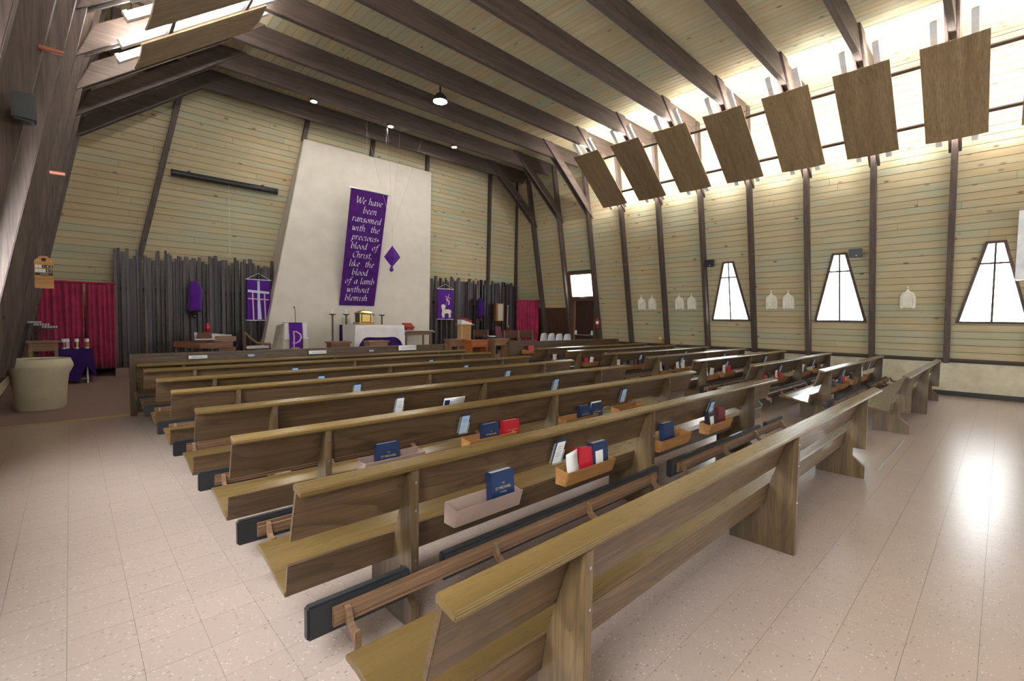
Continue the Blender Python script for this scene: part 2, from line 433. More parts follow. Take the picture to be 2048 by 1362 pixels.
# ------------------------------------------------------------------ windows
def wp(y, z, side, off):
    x = xbd(z)+off
    return (x if side > 0 else XW-x, y, z)
wn = 0
for side in (1, -1):
    for wy in WINY:
        wn += 1
        mb = MB()
        def ring(sc_out, sc_in, o0, o1):
            outer = [(-WHB, WB), (WHB, WB), (WHT, WT), (-WHT, WT)]
            inn = [(-WHB+sc_in*1.25, WB+sc_in), (WHB-sc_in*1.25, WB+sc_in), (WHT-sc_in*.85, WT-sc_in), (-WHT+sc_in*.85, WT-sc_in)]
            vs = []
            for off in (o0, o1):
                vs += [wp(wy+a, z, side, off) for a, z in outer] + [wp(wy+a, z, side, off) for a, z in inn]
            fs = []
            for i in range(4):
                j = (i+1) % 4
                fs += [(i, j, j+4, i+4), (i+8, i+12, j+12, j+8), (i, i+8, j+8, j), (i+4, j+4, j+12, i+12)]
            mb.add(vs, fs)
        ring(0, .046, -.035, .020)
        w = struct(obj(f'window_{wn}', mb, 'beam_z'))
        zt = 2.615
        h0, h1 = whalf(WB+.05)-.06, whalf(zt)-.045
        def bar(pts, name):
            vs = [wp(wy+a, z, side, off) for off in (-.016, .02) for a, z in pts]
            obj(name, MB().add(vs, [(0, 1, 2, 3), (7, 6, 5, 4), (0, 4, 5, 1), (1, 5, 6, 2), (2, 6, 7, 3), (3, 7, 4, 0)]), 'beam_z', w)
        bar([(-.017, WB+.04), (.017, WB+.04), (.015, WT-.04), (-.015, WT-.04)], 'mullion')
        bar([(-h1-.02, zt-.017), (h1+.02, zt-.017), (h1+.02, zt+.017), (-h1-.02, zt+.017)], 'transom_bar')
        g = .006
        for q in (-1, 1):
            for z0, z1 in ((WB+.045, zt), (zt, WT-.045)):
                pts = [(0, z0), (q*(whalf(z0)-.05), z0), (q*(whalf(z1)-.045), z1), (0, z1)]
                vs = [wp(wy+a, z, side, off) for off in (.004, .010) for a, z in pts]
                pn = obj('pane', MB().add(vs, [(0, 1, 2, 3), (7, 6, 5, 4), (0, 4, 5, 1), (1, 5, 6, 2), (2, 6, 7, 3), (3, 7, 4, 0)]), 'frosted_pane' if side > 0 else 'frosted_left', w)
                pn.data.materials.append(MATS['pane_edge'])
                for k_, p_ in enumerate(pn.data.polygons): p_.material_index = 0 if k_ == 0 else 1
# ------------------------------------------------------------------ reflector panels with fluorescent strips
PANEL_OFF = -.20
def bp3(s, t, y, side):
    x, z = bp(s, t); return (x if side > 0 else XM-x, y, z)
def slab3(mb, s0, s1, t0, t1, y0, y1, side):
    vs = [bp3(s, t, y, side) for y in (y0, y1) for s, t in ((s0, t0), (s1, t0), (s1, t1), (s0, t1))]
    return mb.add(vs, [(0, 1, 2, 3), (7, 6, 5, 4), (0, 4, 5, 1), (1, 5, 6, 2), (2, 6, 7, 3), (3, 7, 4, 0)])
def reflector(k, side, label):
    y = BAY[k]-.03
    t = thing('light_reflector', label, 'light panel', bp3(1.6, PANEL_OFF, y, side), 'wooden panels with strip lights behind')
    # board, bowed a little along its width
    N = 8; vs = []; fs = []
    for i in range(N+1):
        u = -1+2*i/N; yy = y+u*.415; bow = -.020*(1-u*u)
        for s_ in (.71, 2.57):
            for th in (0, .02): vs.append(bp3(s_, PANEL_OFF+bow+th, yy, side))
    for i in range(N):
        a = i*4; b = a+4
        fs += [(a, b, b+2, a+2), (a+1, a+3, b+3, b+1), (a, a+1, b+1, b), (a+2, b+2, b+3, a+3)]
    fs += [(0, 2, 3, 1), (N*4, N*4+1, N*4+3, N*4+2)]
    obj('board', MB().add(vs, fs), 'panel_ply', t, smooth=1)
    for q in (-.24, .24):
        h = slab3(MB(), .38, 2.74, PANEL_OFF+.075, PANEL_OFF+.13, y+q-.045, y+q+.045, side)
        hs = obj('strip_housing', h, 'white_metal', t)
        obj('tube', MB().tube([bp3(.45, PANEL_OFF+.155, y+q, side), bp3(2.68, PANEL_OFF+.155, y+q, side)], .019, 4, caps=False), 'tube_light', hs)
        for s_ in (.42, 2.70): obj('socket', slab3(MB(), s_-.025, s_+.025, PANEL_OFF+.13, PANEL_OFF+.18, y+q-.03, y+q+.03, side), 'white_metal', hs)
pos_words = ['nearest the camera', 'second from the camera', 'third from the camera', 'fourth, middle of the row of seven', 'fifth from the camera', 'second from the altar end', 'nearest the altar']
for k in range(1, 11):
    for side in (1, -1):
        i = k-4
        if side > 0 and 0 <= i < 7: lab = f'tilted brown wooden panel over the right wall, {pos_words[i]}'
        elif side > 0: lab = f'tilted brown wooden panel over the right wall, {["third","second","first"][k-1]} behind the camera'
        else: lab = f'tilted brown wooden panel over the left wall, {["first","second","third","fourth","fifth","sixth","seventh","eighth","ninth","tenth"][10-k]} counted from the altar'
        reflector(k, side, lab)
for side in (1, -1):
    for s_, nm in ((1.03, 'upper'), (2.17, 'lower')):
        o = obj('panel_rail', slab3(MB(), s_-.028, s_+.028, PANEL_OFF+.025, PANEL_OFF+.065, BAY[1]-.4, BAY[10]+.35, side), 'beam_y')
        tag(o, f'{nm} dark wooden rail carrying the tilted panels along the {"right" if side > 0 else "left"} side', 'rail', 'rails behind the panels')
# ------------------------------------------------------------------ pews
PY = [.893, 1.868, 2.845, 3.855, 4.915, 5.885, 7.0, 7.78]
RY = [.85, 1.76, 2.68, 3.60, 4.50, 5.45, 6.38, 7.3]
NTH = ['nearest the camera', 'second from the camera', 'third from the camera', 'fourth from the camera', 'fifth from the camera', 'sixth from the camera', 'seventh from the camera', 'farthest, right behind the front panel']
seat_top = [(.115, .300), (.20, .311), (.32, .343), (.43, .361), (.50, .362), (.512, .352)]
seat_poly = seat_top + [(.505, .338), (.43, .336), (.32, .318), (.20, .286), (.115, .276)]
cap_poly = [(.004, .785), (-.068, .769), (-.074, .760), (-.070, .744), (.010, .757), (.010, .780)]
back_poly = [(-.020, .752), (.050, .532), (.072, .537), (.004, .757)]
lumb_poly = [(.108, .280), (.086, .416), (.106, .420), (.126, .290)]
leg_solid = [(-.068, 0), (-.068, .744), (-.020, .750), (.050, .535), (.086, .418), (.108, .282), (.20, .286), (.32, .318), (.32, 0)]
leg_notch = [(-.068, 0), (-.068, .115), (.03, .20), (.03, .275), (-.068, .275)] + leg_solid[1:]
def off(poly, y): return [(a+y, z) for a, z in poly]
def kneeler(t, y, x0, x1, legs, name='kneeler'):
    """raised kneeler hanging behind the pew; pads break at the legs"""
    rl = MB().prism(off([(-.182, .265), (-.182, .283), (-.190, .287), (-.190, .318), (-.182, .322), (-.182, .338), (-.168, .338), (-.168, .265)], y), 0, x0+.09, x1-.06)
    k = obj(name, rl, 'rail_wood', t)
    xs = [x0] + [v for l in legs for v in (l-.085, l+.085) if x0 < l < x1] + [x1]
    for i in range(0, len(xs)-1, 2):
        if xs[i+1]-xs[i] > .1: obj('pad', MB().box(xs[i], xs[i+1], y-.168, y-.126, .238, .366), 'black_vinyl', k, bevel=.008)
    n = max(2, round((x1-x0)/.75)+1)
    for i in range(n):
        x = x0+.14 + (x1-x0-.28)*i/(n-1)
        if any(abs(x-l) < .09 for l in legs): x += .16
        b = obj('bracket', MB().prism(off([(-.188, .338), (-.205, .33), (-.225, .285), (-.270, .262), (-.270, .238), (-.215, .250), (-.190, .285)], y), 0, x-.011, x+.011), 'rail_wood', k)
        obj('foot', MB().box(x-.013, x+.013, y-.288, y-.268, .205, .280), 'rail_wood', k, bevel=.004)
def make_pew(x0, x1, legs, y, label, group, kneel, notch):
    t = thing('pew', label, 'pew', ((x0+x1)/2, y, 0), group)
    obj('cap_rail', MB().prism(off(cap_poly, y), 0, x0, x1), 'pew_cap_oak', t, bevel=.004)
    obj('backrest', MB().prism(off(back_poly, y), 0, x0+.004, x1-.004), 'pew_oak', t, bevel=.003)
    obj('seat', MB().prism(off(seat_poly, y), 0, x0, x1), 'pew_cap_oak', t, bevel=.003)
    obj('lumbar_board', MB().prism(off(lumb_poly, y), 0, x0+.004, x1-.004), 'pew_oak', t, bevel=.003)
    for i, l in enumerate(legs):
        lg = obj('leg', MB().prism(off(leg_notch if notch[i] else leg_solid, y), 0, l-.019, l+.019), 'pew_leg_oak', t, bevel=.003)
        for z in (.69, .56, .33):
            obj('bolt', MB().tube([(l, y-.064, z), (l, y-.0715, z)], .0055, 8), 'steel', lg)
        for yy in (-.03, .27): obj('glide', MB().lathe([(.016, .001), (.016, .006), (.006, .009), (.006, .018)], (l, y+yy, 0), 10), 'steel', lg)
    if kneel:
        xm = legs[1]
        kneeler(t, y, x0-.01, xm-.09, [legs[0]]); kneeler(t, y, xm+.09, x1-.10, [legs[2]])
    return t
LX0, LX1, LLEGS = .615, 6.03, (1.12, 3.22, 5.32)
RX0, RX1, RLEGS = 7.66, 12.42, (8.06, 10.15, 12.25)
for i, y in enumerate(PY):
    make_pew(LX0, LX1, LLEGS, y, f'long oak pew of the left block, {NTH[i]}', 'pews of the left block', i > 0, (1, 0, 1))
for i, y in enumerate(RY):
    if i == 0: make_pew(7.70, 12.12, (7.93, 9.97, 11.88), y, 'oak pew of the right block, nearest the camera, standing alone in the aisle', 'pews of the right block', False, (1, 0, 1))
    else: make_pew(RX0, RX1, RLEGS, y, f'oak pew of the right block, {NTH[i]}', 'pews of the right block', True, (1, 0, 1))
# modesty panels in front of the first row
for x0, x1, y, side in ((.585, 5.99, 8.40, 'left'), (7.78, 12.5, 8.36, 'right')):
    t = thing('front_panel', f'oak panel screen standing before the first {side} row', 'pew screen', ((x0+x1)/2, y, 0), 'panel screens before the first rows')
    obj('board', MB().box(x0+.05, x1-.05, y-.012, y+.012, .08, .85), 'pew_oak', t)
    obj('top_rail', MB().box(x0, x1, y-.05, y+.035, .842, .872), 'pew_oak', t, bevel=.004)
    for x in (x0, x1-.075): obj('end_post', MB().box(x, x+.075, y-.06, y+.045, 0, .868), 'pew_leg_oak', t, bevel=.005)
    obj('foot_rail', MB().box(x0+.06, x1-.06, y-.02, y+.02, .05, .12), 'pew_oak', t)
    kneeler(t, y+.10, x0+.09, x1-.3, [])
# ------------------------------------------------------------------ lettering helpers
def type_mesh(txt, size, bold=False, shear=0, spacing=1):
    cu = bpy.data.curves.new('type', 'FONT'); cu.body = txt; cu.size = size; cu.align_x = 'CENTER'; cu.align_y = 'CENTER'; cu.shear = shear; cu.space_character = spacing
    cu.resolution_u = 2
    if bold: cu.offset = size*.02
    o = bpy.data.objects.new('type', cu); C.objects.link(o)
    me = bpy.data.meshes.new_from_object(o.evaluated_get(bpy.context.evaluated_depsgraph_get()))
    bpy.data.objects.remove(o); bpy.data.curves.remove(cu)
    return me
def lettering(name, txt, size, mat, parent, origin, ux, uy, **kw):
    """flat lettering: world origin (centre), unit vectors right and up"""
    me = type_mesh(txt, size, **kw); o0 = Vector(origin) - root_loc(parent); ux = Vector(ux).normalized(); uy = Vector(uy).normalized(); n = ux.cross(uy)
    me.transform(Matrix(((ux.x, uy.x, n.x, o0.x), (ux.y, uy.y, n.y, o0.y), (ux.z, uy.z, n.z, o0.z), (0, 0, 0, 1))))
    me.materials.clear(); me.materials.append(MATS[mat])
    return obj(name, me, None, parent)
# ------------------------------------------------------------------ books, racks, cards
plain('book_blue', (.012, .030, .095), .42); plain('book_red', (.48, .012, .028), .42); plain('book_maroon', (.13, .012, .018), .5)
plain('book_green', (.05, .075, .08), .5); plain('book_black', (.012, .013, .018), .5)
plain('paper', (.80, .79, .76), .8, var=.04); plain('page_edge', (.78, .75, .68), .85, var=.05, scale=120); plain('card_blue', (.38, .56, .80), .6, var=.06)
plain('gold_type', (.75, .58, .22), .4, .2); plain('grey_type', (.30, .32, .38), .7)
plain('pocket_plastic', (.36, .25, .215), .35); plain('envelope_navy', (.02, .045, .10), .5)
m = NT('acrylic'); m.col((.9, .95, .97)); m.rough(.08); m.b.inputs['Alpha'].default_value = .22
def frame_pts(o, ax, ay, az):
    return lambda x, y, z: tuple(Vector(o)+Vector(ax)*x+Vector(ay)*y+Vector(az)*z)
def obox(mb, F, x0, x1, y0, y1, z0, z1):
    return mb.add([F(*p) for p in ((x0, y0, z0), (x1, y0, z0), (x1, y1, z0), (x0, y1, z0), (x0, y0, z1), (x1, y0, z1), (x1, y1, z1), (x0, y1, z1))],
                  [(0, 3, 2, 1), (4, 5, 6, 7), (0, 1, 5, 4), (1, 2, 6, 5), (2, 3, 7, 6), (3, 0, 4, 7)])
def book(x, y, z, w, h, th, mat, label, group, tilt=.08, yaw=0, roll=0, title=None, cat='book', slip=False):
    """upright book: x,y,z lower left corner of the cover that faces the camera"""
    ax = Vector((math.cos(roll)*math.cos(yaw), math.cos(roll)*math.sin(yaw), math.sin(roll))); up0 = Vector((-math.sin(roll), 0, math.cos(roll)))
    up = (up0*math.cos(tilt) + Vector((0, 1, 0))*math.sin(tilt)).normalized(); ay = up.cross(ax).normalized()      # ay points to the altar
    t = thing('book', label, cat, (x, y, z), group); F = frame_pts((x, y, z), ax, ay, up)
    c = obj('cover', obox(obox(obox(MB(), F, 0, w, 0, .003, 0, h), F, 0, w, th-.003, th, 0, h), F, -.002, .003, 0, th, 0, h), mat, t)
    obj('pages', obox(MB(), F, .003, w-.004, .003, th-.003, .004, h-.004), 'page_edge', t)
    if title:
        n = len(title)
        for i, (s_, sz, fy) in enumerate(title):
            lettering('title', s_, sz, 'gold_type', c, F(w/2, -.0008, h*fy), ax, up)
    if slip:
        obj('slip', obox(MB(), F, .02, w*.62, -.0035, -.002, h*.2, h*.72), 'paper', t)
    return t
HYM = [('THE', .011, .66), ('ST MICHAEL', .021, .53), ('HYMNAL', .012, .41)]
RED = [('LUMEN CHRISTI', .017, .55), ('MISSAL', .009, .44)]
def tray(x0, x1, yr, z0, label, group, pocket=False):
    """open book rack fixed to the back of a pew; yr = its back face"""
    t = thing('book_rack', label, 'book rack', ((x0+x1)/2, yr, z0), group)
    mt = 'pocket_plastic' if pocket else 'tray_wood'; w = .010
    obj('front', MB().prism([(yr-.075, z0), (yr-.075-w, z0), (yr-.105-w, z0+.095), (yr-.105, z0+.095)], 0, x0, x1), mt, t, bevel=.002)
    obj('back', MB().prism([(yr, z0), (yr-w, z0), (yr-w, z0+.11), (yr, z0+.11)], 0, x0, x1), mt, t, bevel=.002)
    for x in (x0, x1-w): obj('end', MB().prism([(yr-w, z0), (yr-.075, z0), (yr-.104, z0+.09), (yr-w, z0+.105)], 0, x, x+w), mt, t, bevel=.002)
    obj('bottom', MB().box(x0+w, x1-w, yr-.078, yr-w, z0, z0+.008), mt, t)
    return t
def card_holder(x, y, z, label, group, colour='card_blue', w=.085, h=.15, wide=False):
    t = thing('card_holder', label, 'card holder', (x, y, z), group)
    up = Vector((0, -.30, .954)); ax = Vector((1, 0, 0)); ay = up.cross(ax)
    F = frame_pts((x, y, z), ax, ay, up)
    obj('pocket', obox(obox(MB(), F, 0, w, .004, .007, 0, h*.9), F, 0, w, -.022, -.019, 0, h*.62), 'acrylic', t)
    obj('card', obox(MB(), F, .005, w-.006, -.014, -.012, .006, h), colour, t)
    obj('envelope', obox(MB(), F, .012, w+.004, -.006, .002, .006, h+.008), 'envelope_navy', t)
    mb = MB()
    for k in range(5): obox(mb, F, .016, w-.02-.008*(k % 2), -.0148, -.0142, h*.35+k*.016, h*.35+k*.016+.004)
    obj('print', mb, 'grey_type', t)
    return t
GRACK = 'racks on the left pews'; GB = 'books in the left pews'; GC = 'card holders on the left pews'
rowname = ['', 'second left pew', 'third left pew', 'fourth left pew', 'fifth left pew', 'sixth left pew', 'seventh left pew', 'eighth left pew']
for i in range(1, 5):
    y = PY[i]+.075; rn = rowname[i]
    tray(1.35, 1.80, y-.04, .40, f'pinkish plastic book pocket on the back of the {rn}', GRACK, True)
    tray(2.20, 2.70, y-.04, .40, f'orange wooden book rack left of the middle leg of the {rn}', GRACK)
    if i < 3:
        tray(3.34, 3.84, y-.04, .40, f'orange wooden book rack right of the middle leg of the {rn}', GRACK)
        tray(4.22, 4.72, y-.04, .40, f'orange wooden book rack near the right end of the {rn}', GRACK)
yb = PY[1]-.030
book(1.62, yb, .412, .165, .195, .045, 'book_blue', 'blue hymnal with gold title standing in the pinkish pocket', GB, title=HYM)
book(2.36, yb, .412, .16, .20, .05, 'book_red', 'bright red book leaning in the rack beside the blue hymnal', GB, roll=-.12, tilt=.12, title=None)
book(2.52, yb, .412, .165, .20, .045, 'book_blue', 'blue hymnal with a white slip in the rack beside the red book', GB, title=None, slip=True)
def leaflet(x, y, z, w, h, label, tilt=.2, roll=0, mat='paper', curl=.01, group='leaflets in the pews'):
    t = thing('leaflet', label, 'leaflet', (x, y, z), group)
    mb = MB(); vs = []; fs = []
    ax = Vector((math.cos(roll), 0, math.sin(roll))); up0 = Vector((-math.sin(roll), 0, math.cos(roll))); up = up0*math.cos(tilt)+Vector((0, 1, 0))*math.sin(tilt); ay = up.cross(ax)
    for k in range(7):
        u = k/6; b = curl*math.sin(math.pi*u)
        for q in (0, .0025): 
            for X in (0, w): vs.append(tuple(Vector((x, y, z))+ax*X+up*(h*u)+ay*(b+q)))
    for k in range(6):
        a = k*4; b = a+4
        fs += [(a, a+1, b+1, b), (a+2, b+2, b+3, a+3), (a, b, b+2, a+2), (a+1, a+3, b+3, b+1)]
    fs += [(0, 2, 3, 1), (24, 25, 27, 26)]
    obj('sheet', mb.add(vs, fs), mat, t, smooth=2)
    mb = MB(); F = frame_pts((x, y, z), ax, ay, up)
    for k in range(4): obox(mb, F, w*.15, w*(.85-.1*(k % 2)), -.0016+curl*.0, -.0008, h*(.25+.14*k), h*(.25+.14*k)+.004)
    if curl < .003: obj('print', mb, 'grey_type', t)
    return t
leaflet(2.245, yb-.02, .412, .11, .19, 'white folded sheet leaning in the rack left of the red book', roll=.18, tilt=.05)
book(3.47, yb, .412, .165, .195, .045, 'book_blue', 'blue hymnal alone in the rack right of the middle leg', GB, tilt=.1, title=None)
book(4.30, yb, .412, .16, .19, .04, 'book_black', 'navy hymnal leaning in the right rack of the second left pew', GB, tilt=.1, slip=True)
book(4.50, yb, .412, .16, .20, .045, 'book_maroon', 'dark red book in the right rack of the second left pew', GB, roll=-.1)
yb = PY[2]-.034
book(1.46, yb, .40, .165, .19, .045, 'book_blue', 'blue hymnal standing alone behind the third left pew, left part', GB, title=HYM)
book(2.38, yb, .40, .165, .19, .045, 'book_blue', 'blue hymnal next to the red book behind the third left pew', GB, title=HYM)
book(2.60, yb, .40, .18, .185, .045, 'book_red', 'red book with gold lettering next to the blue hymnal', GB, title=RED)
book(3.62, yb, .40, .17, .19, .045, 'book_blue', 'left one of two close blue hymnals behind the third left pew', GB, title=HYM)
book(3.81, yb, .40, .17, .195, .045, 'book_blue', 'right one of two close blue hymnals behind the third left pew', GB, title=HYM)
leaflet(3.80, yb+.012, .44, .17, .17, 'white folded sheet behind the two close blue hymnals', tilt=.02)
cards = {1: ((2.13, 'paper'), (4.30, 'card_blue')), 2: ((2.15, 'card_blue'), (4.34, 'card_blue')), 3: ((2.17, 'paper'), (4.37, 'card_blue')), 4: ((2.25, 'card_blue'), (4.53, 'card_blue')), 5: ((2.23, 'card_blue'), (4.52, 'card_blue')), 6: ((2.29, 'card_blue'), (4.6, 'card_blue'))}
for i, cc in cards.items():
    for k, (x, mt) in enumerate(cc):
        card_holder(x, PY[i]+.020, .548, f'clear holder with {"white" if mt == "paper" else "pale blue"} card on the {"left" if k == 0 else "right"} half of the {rowname[i]}', GC, mt)
book(2.70, PY[3]+.02-.05, .47, .05, .15, .02, 'book_blue', 'small blue booklet beside a wide white sheet on the fourth left pew', GB, tilt=-.25)
leaflet(2.69, PY[3]-.02, .50, .26, .14, 'wide white sheet with print on the back of the fourth left pew', tilt=-.28, curl=.002)
for x, w, h, s_ in ((1.27, .24, .05, 'leftmost'), (3.02, .31, .06, 'middle'), (4.78, .41, .10, 'rightmost, printed')):
    leaflet(x, 8.34, .772, w, h, f'white paper strip on the left front panel screen, {s_}', tilt=.02, curl=.002)
for x, w, s_ in ((2.06, .1, 'left'), (4.15, .1, 'right')):
    leaflet(x, 8.34, .772, w, .035, f'small pale blue card on the left front panel screen, {s_} one', tilt=.02, curl=.001, mat='card_blue')
# right block: racks with mixed books
rr = random.Random(11); GRR = 'racks on the right pews'; GBR = 'books in the right pews'
rowr = ['', 'second right pew', 'third right pew', 'fourth right pew', 'fifth right pew', 'sixth right pew', 'seventh right pew', 'eighth right pew']
place = ['at the aisle end', 'left of the middle', 'right of the middle', 'near the wall']
bm_ = {'book_blue': 'navy blue', 'book_red': 'bright red', 'book_maroon': 'dark red', 'book_green': 'grey green', 'book_black': 'black'}
racks = {1: (8.14, 8.76, 9.60, 10.28), 2: (8.20, 8.80, 10.26, 11.3), 3: (8.12, 8.85, 10.3), 4: (8.12, 8.84), 5: (8.14, 8.6), 6: (8.24,), 7: (8.24,)}
onb = ['first', 'second', 'third', 'fourth', 'fifth']
for i, xs in racks.items():
    for k, x in enumerate(xs):
        y = RY[i]+.035; L = .48 if x + .48 < 9.95 or x > 10.15 else .34
        pl = place[k] if len(xs) == 4 else place[k]
        tray(x, x+L, y, .40, f'orange wooden book rack {pl} of the {rowr[i]}', GRR)
        xx = x+.03; n = 0
        while xx < x+L-.12:
            r = rr.random()
            if r < .62:
                cmat = rr.choice(['book_maroon', 'book_red', 'book_black', 'book_blue', 'book_green']); w = rr.uniform(.10, .16)
                book(xx, y-.069, .412, w, rr.uniform(.16, .20), rr.uniform(.028, .04), cmat, f'{bm_[cmat]} book, {onb[n]} in the rack {pl} of the {rowr[i]}', GBR, tilt=rr.uniform(.02, .09), roll=rr.uniform(-.12, .06))
            else:
                w = rr.uniform(.11, .16)
                leaflet(xx, y-.06, .412, w, rr.uniform(.17, .23), f'white leaflet, {onb[n]} in the rack {pl} of the {rowr[i]}', tilt=rr.uniform(-.05, .2), roll=rr.uniform(-.2, .2), group='leaflets in the right pews')
            n += 1; xx += w+rr.uniform(.03, .07)
    for k, x in enumerate((9.0, 11.1)):
        if i < 7: card_holder(x, RY[i]+.020, .548, f'clear holder with pale blue card on the {"aisle" if k == 0 else "wall"} half of the {rowr[i]}', 'card holders on the right pews')
tray(8.25, 8.58, 8.335, .56, 'pale wooden book rack on the right front panel screen', GRR)
book(8.42, 8.24, .572, .2, .2, .05, 'book_red', 'bright red book in the rack on the right front panel screen', GBR, tilt=.1)
# ------------------------------------------------------------------ materials of the sanctuary
def cloth(name, c, r=.85, sc=220, var=.18, sheen=0):
    m = NT(name); co = m.coords((1, 1, 1)); f = m.noise(co, sc, 2); g = m.noise(co, 5, 3)
    m.col(m.mix(m.rng(g, .3, .7, 0, 1), tuple(x*(1-var) for x in c), tuple(min(1, x*(1+var)) for x in c))); m.rough(r); m.b.inputs['Specular IOR Level'].default_value = .2
    m.bump(f, .15, .003); m.b.inputs['Sheen Weight'].default_value = sheen
    return m.m
cloth('purple', (.085, .012, .235), sheen=.2); cloth('purple_deep', (.035, .010, .105)); cloth('violet_banner', (.070, .012, .150))
cloth('burgundy', (.29, .018, .062), .7, 40, .3, .2); cloth('linen', (.74, .70, .72), .85, var=.04); cloth('letter_white', (.80, .78, .82), .8, var=.03)
cloth('pink_ribbon', (.62, .40, .55), .6, var=.05); cloth('silver_ribbon', (.55, .58, .72), .4, var=.1); cloth('wool_cream', (.74, .68, .50), .9, var=.05)
plain('stone_pale', (.56, .52, .42), .8, var=.08, scale=9); plain('brass', (.52, .37, .12), .3, 1); plain('bronze', (.10, .075, .045), .4, .8)
plain('candle_wax', (.86, .83, .76), .5, var=.03); plain('dark_green', (.02, .035, .03), .4); plain('gold', (.78, .56, .20), .28, .9)
plain('plaster_ivory', (.86, .82, .70), .7, var=.06); plain('teal_water', (.03, .22, .20), .12); plain('white_plastic', (.70, .72, .78), .45)
plain('red_paint', (.34, .014, .018), .35); plain('copper', (.28, .10, .065), .4, .6); plain('maroon_leather', (.11, .012, .022), .5); plain('leather_brown', (.10, .035, .018), .55)
wood('walnut', (.16, .060, .022), (.26, .11, .045), 0, .35, .5, 1, 'pos', 2, coat=.2); wood('chair_oak', (.17, .10, .055), (.25, .155, .09), 2, .45, .4)
wood('blond_wood', (.50, .33, .16), (.60, .42, .22), 2, .45, .4); wood('honey_wood', (.46, .23, .07), (.58, .31, .11), 0, .4, .4); wood('orange_wood', (.36, .095, .022), (.50, .15, .035), 0, .35, .5)
wood('stool_wood', (.26, .135, .075), (.36, .20, .115), 0, .5, .4)
# concrete font
m = NT('font_concrete'); co = m.coords((1, 1, 1)); f = m.noise(co, 130, 3); g = m.noise(co, 4, 3)
m.col(m.mix(m.rng(f, .55, .7, 0, .5), m.mix(m.rng(g, .3, .7, 0, 1), (.56, .50, .36), (.66, .60, .45)), (.32, .27, .18))); m.rough(.85); m.bump(f, .4, .006)
# red glass
m = NT('red_glass'); m.col((.28, .004, .006)); m.rough(.08); m.b.inputs['Emission Color'].default_value = (.6, .01, .01, 1); m.b.inputs['Emission Strength'].default_value = .03
m = NT('clear_glass'); m.col((.85, .88, .86)); m.rough(.1); m.b.inputs['Alpha'].default_value = .35
glow('lamp_glow', (1, .93, .80), 50); glow('downlight_glow', (1, .93, .80), 260)
# ------------------------------------------------------------------ reredos slab and slat screens
fr = [(3.34, .3), (8.18, .3), (8.23, 5.95), (4.40, 5.93)]
vs = [(x, 12.40, z) for x, z in fr] + [(x, yback(z)+.02, z) for x, z in fr]
struct(obj('wall_reredos', MB().add(vs, [(0, 1, 2, 3), (7, 6, 5, 4), (0, 4, 5, 1), (1, 5, 6, 2), (2, 6, 7, 3), (3, 7, 4, 0)]), 'slab_plaster', bevel=.012))
rs = random.Random(5)
for x0, x1, lab in ((.68, 3.74, 'left'), (8.36, 12.22, 'right')):
    t = thing('slat_screen', f'screen of dark upright slats of uneven height {lab} of the pale altar slab', 'screen', ((x0+x1)/2, 12.75, .3), 'slat screens')
    x = x0
    while x < x1:
        w = rs.choice((.030, .040, .050, .070)); proud = rs.random() < .62; h = 2.70+rs.uniform(-.10, .13)
        y0 = 12.64+rs.uniform(0, .05) if proud else 12.76+rs.uniform(0, .03)
        obj('slat', MB().box(x, min(x+w, x1), y0, y0+rs.choice((.05, .08)), .3, h), 'slat_wood', t); x += w+rs.choice((.006, .012, .022))
    obj('base_rail', MB().box(x0, x1, 12.86, 12.92, .3, .42), 'slat_wood', t); obj('back_rail', MB().box(x0, x1, 12.86, 12.90, 1.9, 2.0), 'slat_wood', t)
# ------------------------------------------------------------------ curtains
def drape(name, p0, p1, z0, z1, mat, parent, amp=.03, waves=7, ph=0, thick=.004, flare=1.0):
    p0 = Vector(p0); p1 = Vector(p1); d = (p1-p0); L = d.length; u = d.normalized(); nrm = Vector((-u.y, u.x))
    NX, NZ = waves*6, 8; vs = []; fs = []
    for side in (0, 1):
        for j in range(NZ+1):
            v = j/NZ; z = z1+(z0-z1)*v
            for i in range(NX+1):
                a = i/NX; w = math.sin(a*waves*2*math.pi+ph+.8*math.sin(5*a+2*v))*amp*(.45+.55*v*flare)+.4*amp*math.sin(a*waves*3.7+ph)
                q = p0+u*(L*a)+nrm*(w+side*thick); vs.append((q.x, q.y, z))
    M = (NX+1)*(NZ+1)
    for j in range(NZ):
        for i in range(NX):
            a = j*(NX+1)+i; fs.append((a, a+1, a+NX+2, a+NX+1)); fs.append((M+a, M+a+NX+1, M+a+NX+2, M+a+1))
    for i in range(NX):
        fs.append((i, M+i, M+i+1, i+1)); a = NZ*(NX+1)+i; fs.append((a, a+1, M+a+1, M+a))
    for j in range(NZ):
        a = j*(NX+1); fs.append((a, a+NX+1, M+a+NX+1, M+a)); a += NX; fs.append((a, M+a, M+a+NX+1, a+NX+1))
    return obj(name, MB().add(vs, fs), mat, parent, smooth=2)
t = thing('curtain', 'pair of burgundy curtains with a gap, left of the left slat screen', 'curtain', (.12, 12.6, .31), 'burgundy curtains')
drape('curtain_panel', (-.45, 12.60), (.20, 12.60), .31, 2.04, 'burgundy', t, .032, 8)
drape('curtain_panel', (.235, 12.60), (.68, 12.60), .31, 2.03, 'burgundy', t, .030, 6, 1)
obj('rod', MB().tube([(-.47, 12.60, 2.045), (.69, 12.60, 2.045)], .022, 8), 'burgundy', t, smooth=1)
t = thing('curtain', 'single burgundy curtain beside the right slat screen', 'curtain', (12.4, 12.2, .31), 'burgundy curtains')
drape('curtain_panel', (12.17, 12.60), (12.70, 11.95), .31, 2.13, 'burgundy', t, .028, 9)
obj('rod', MB().tube([(12.15, 12.62, 2.14), (12.72, 11.93, 2.14)], .02, 8), 'burgundy', t, smooth=1)
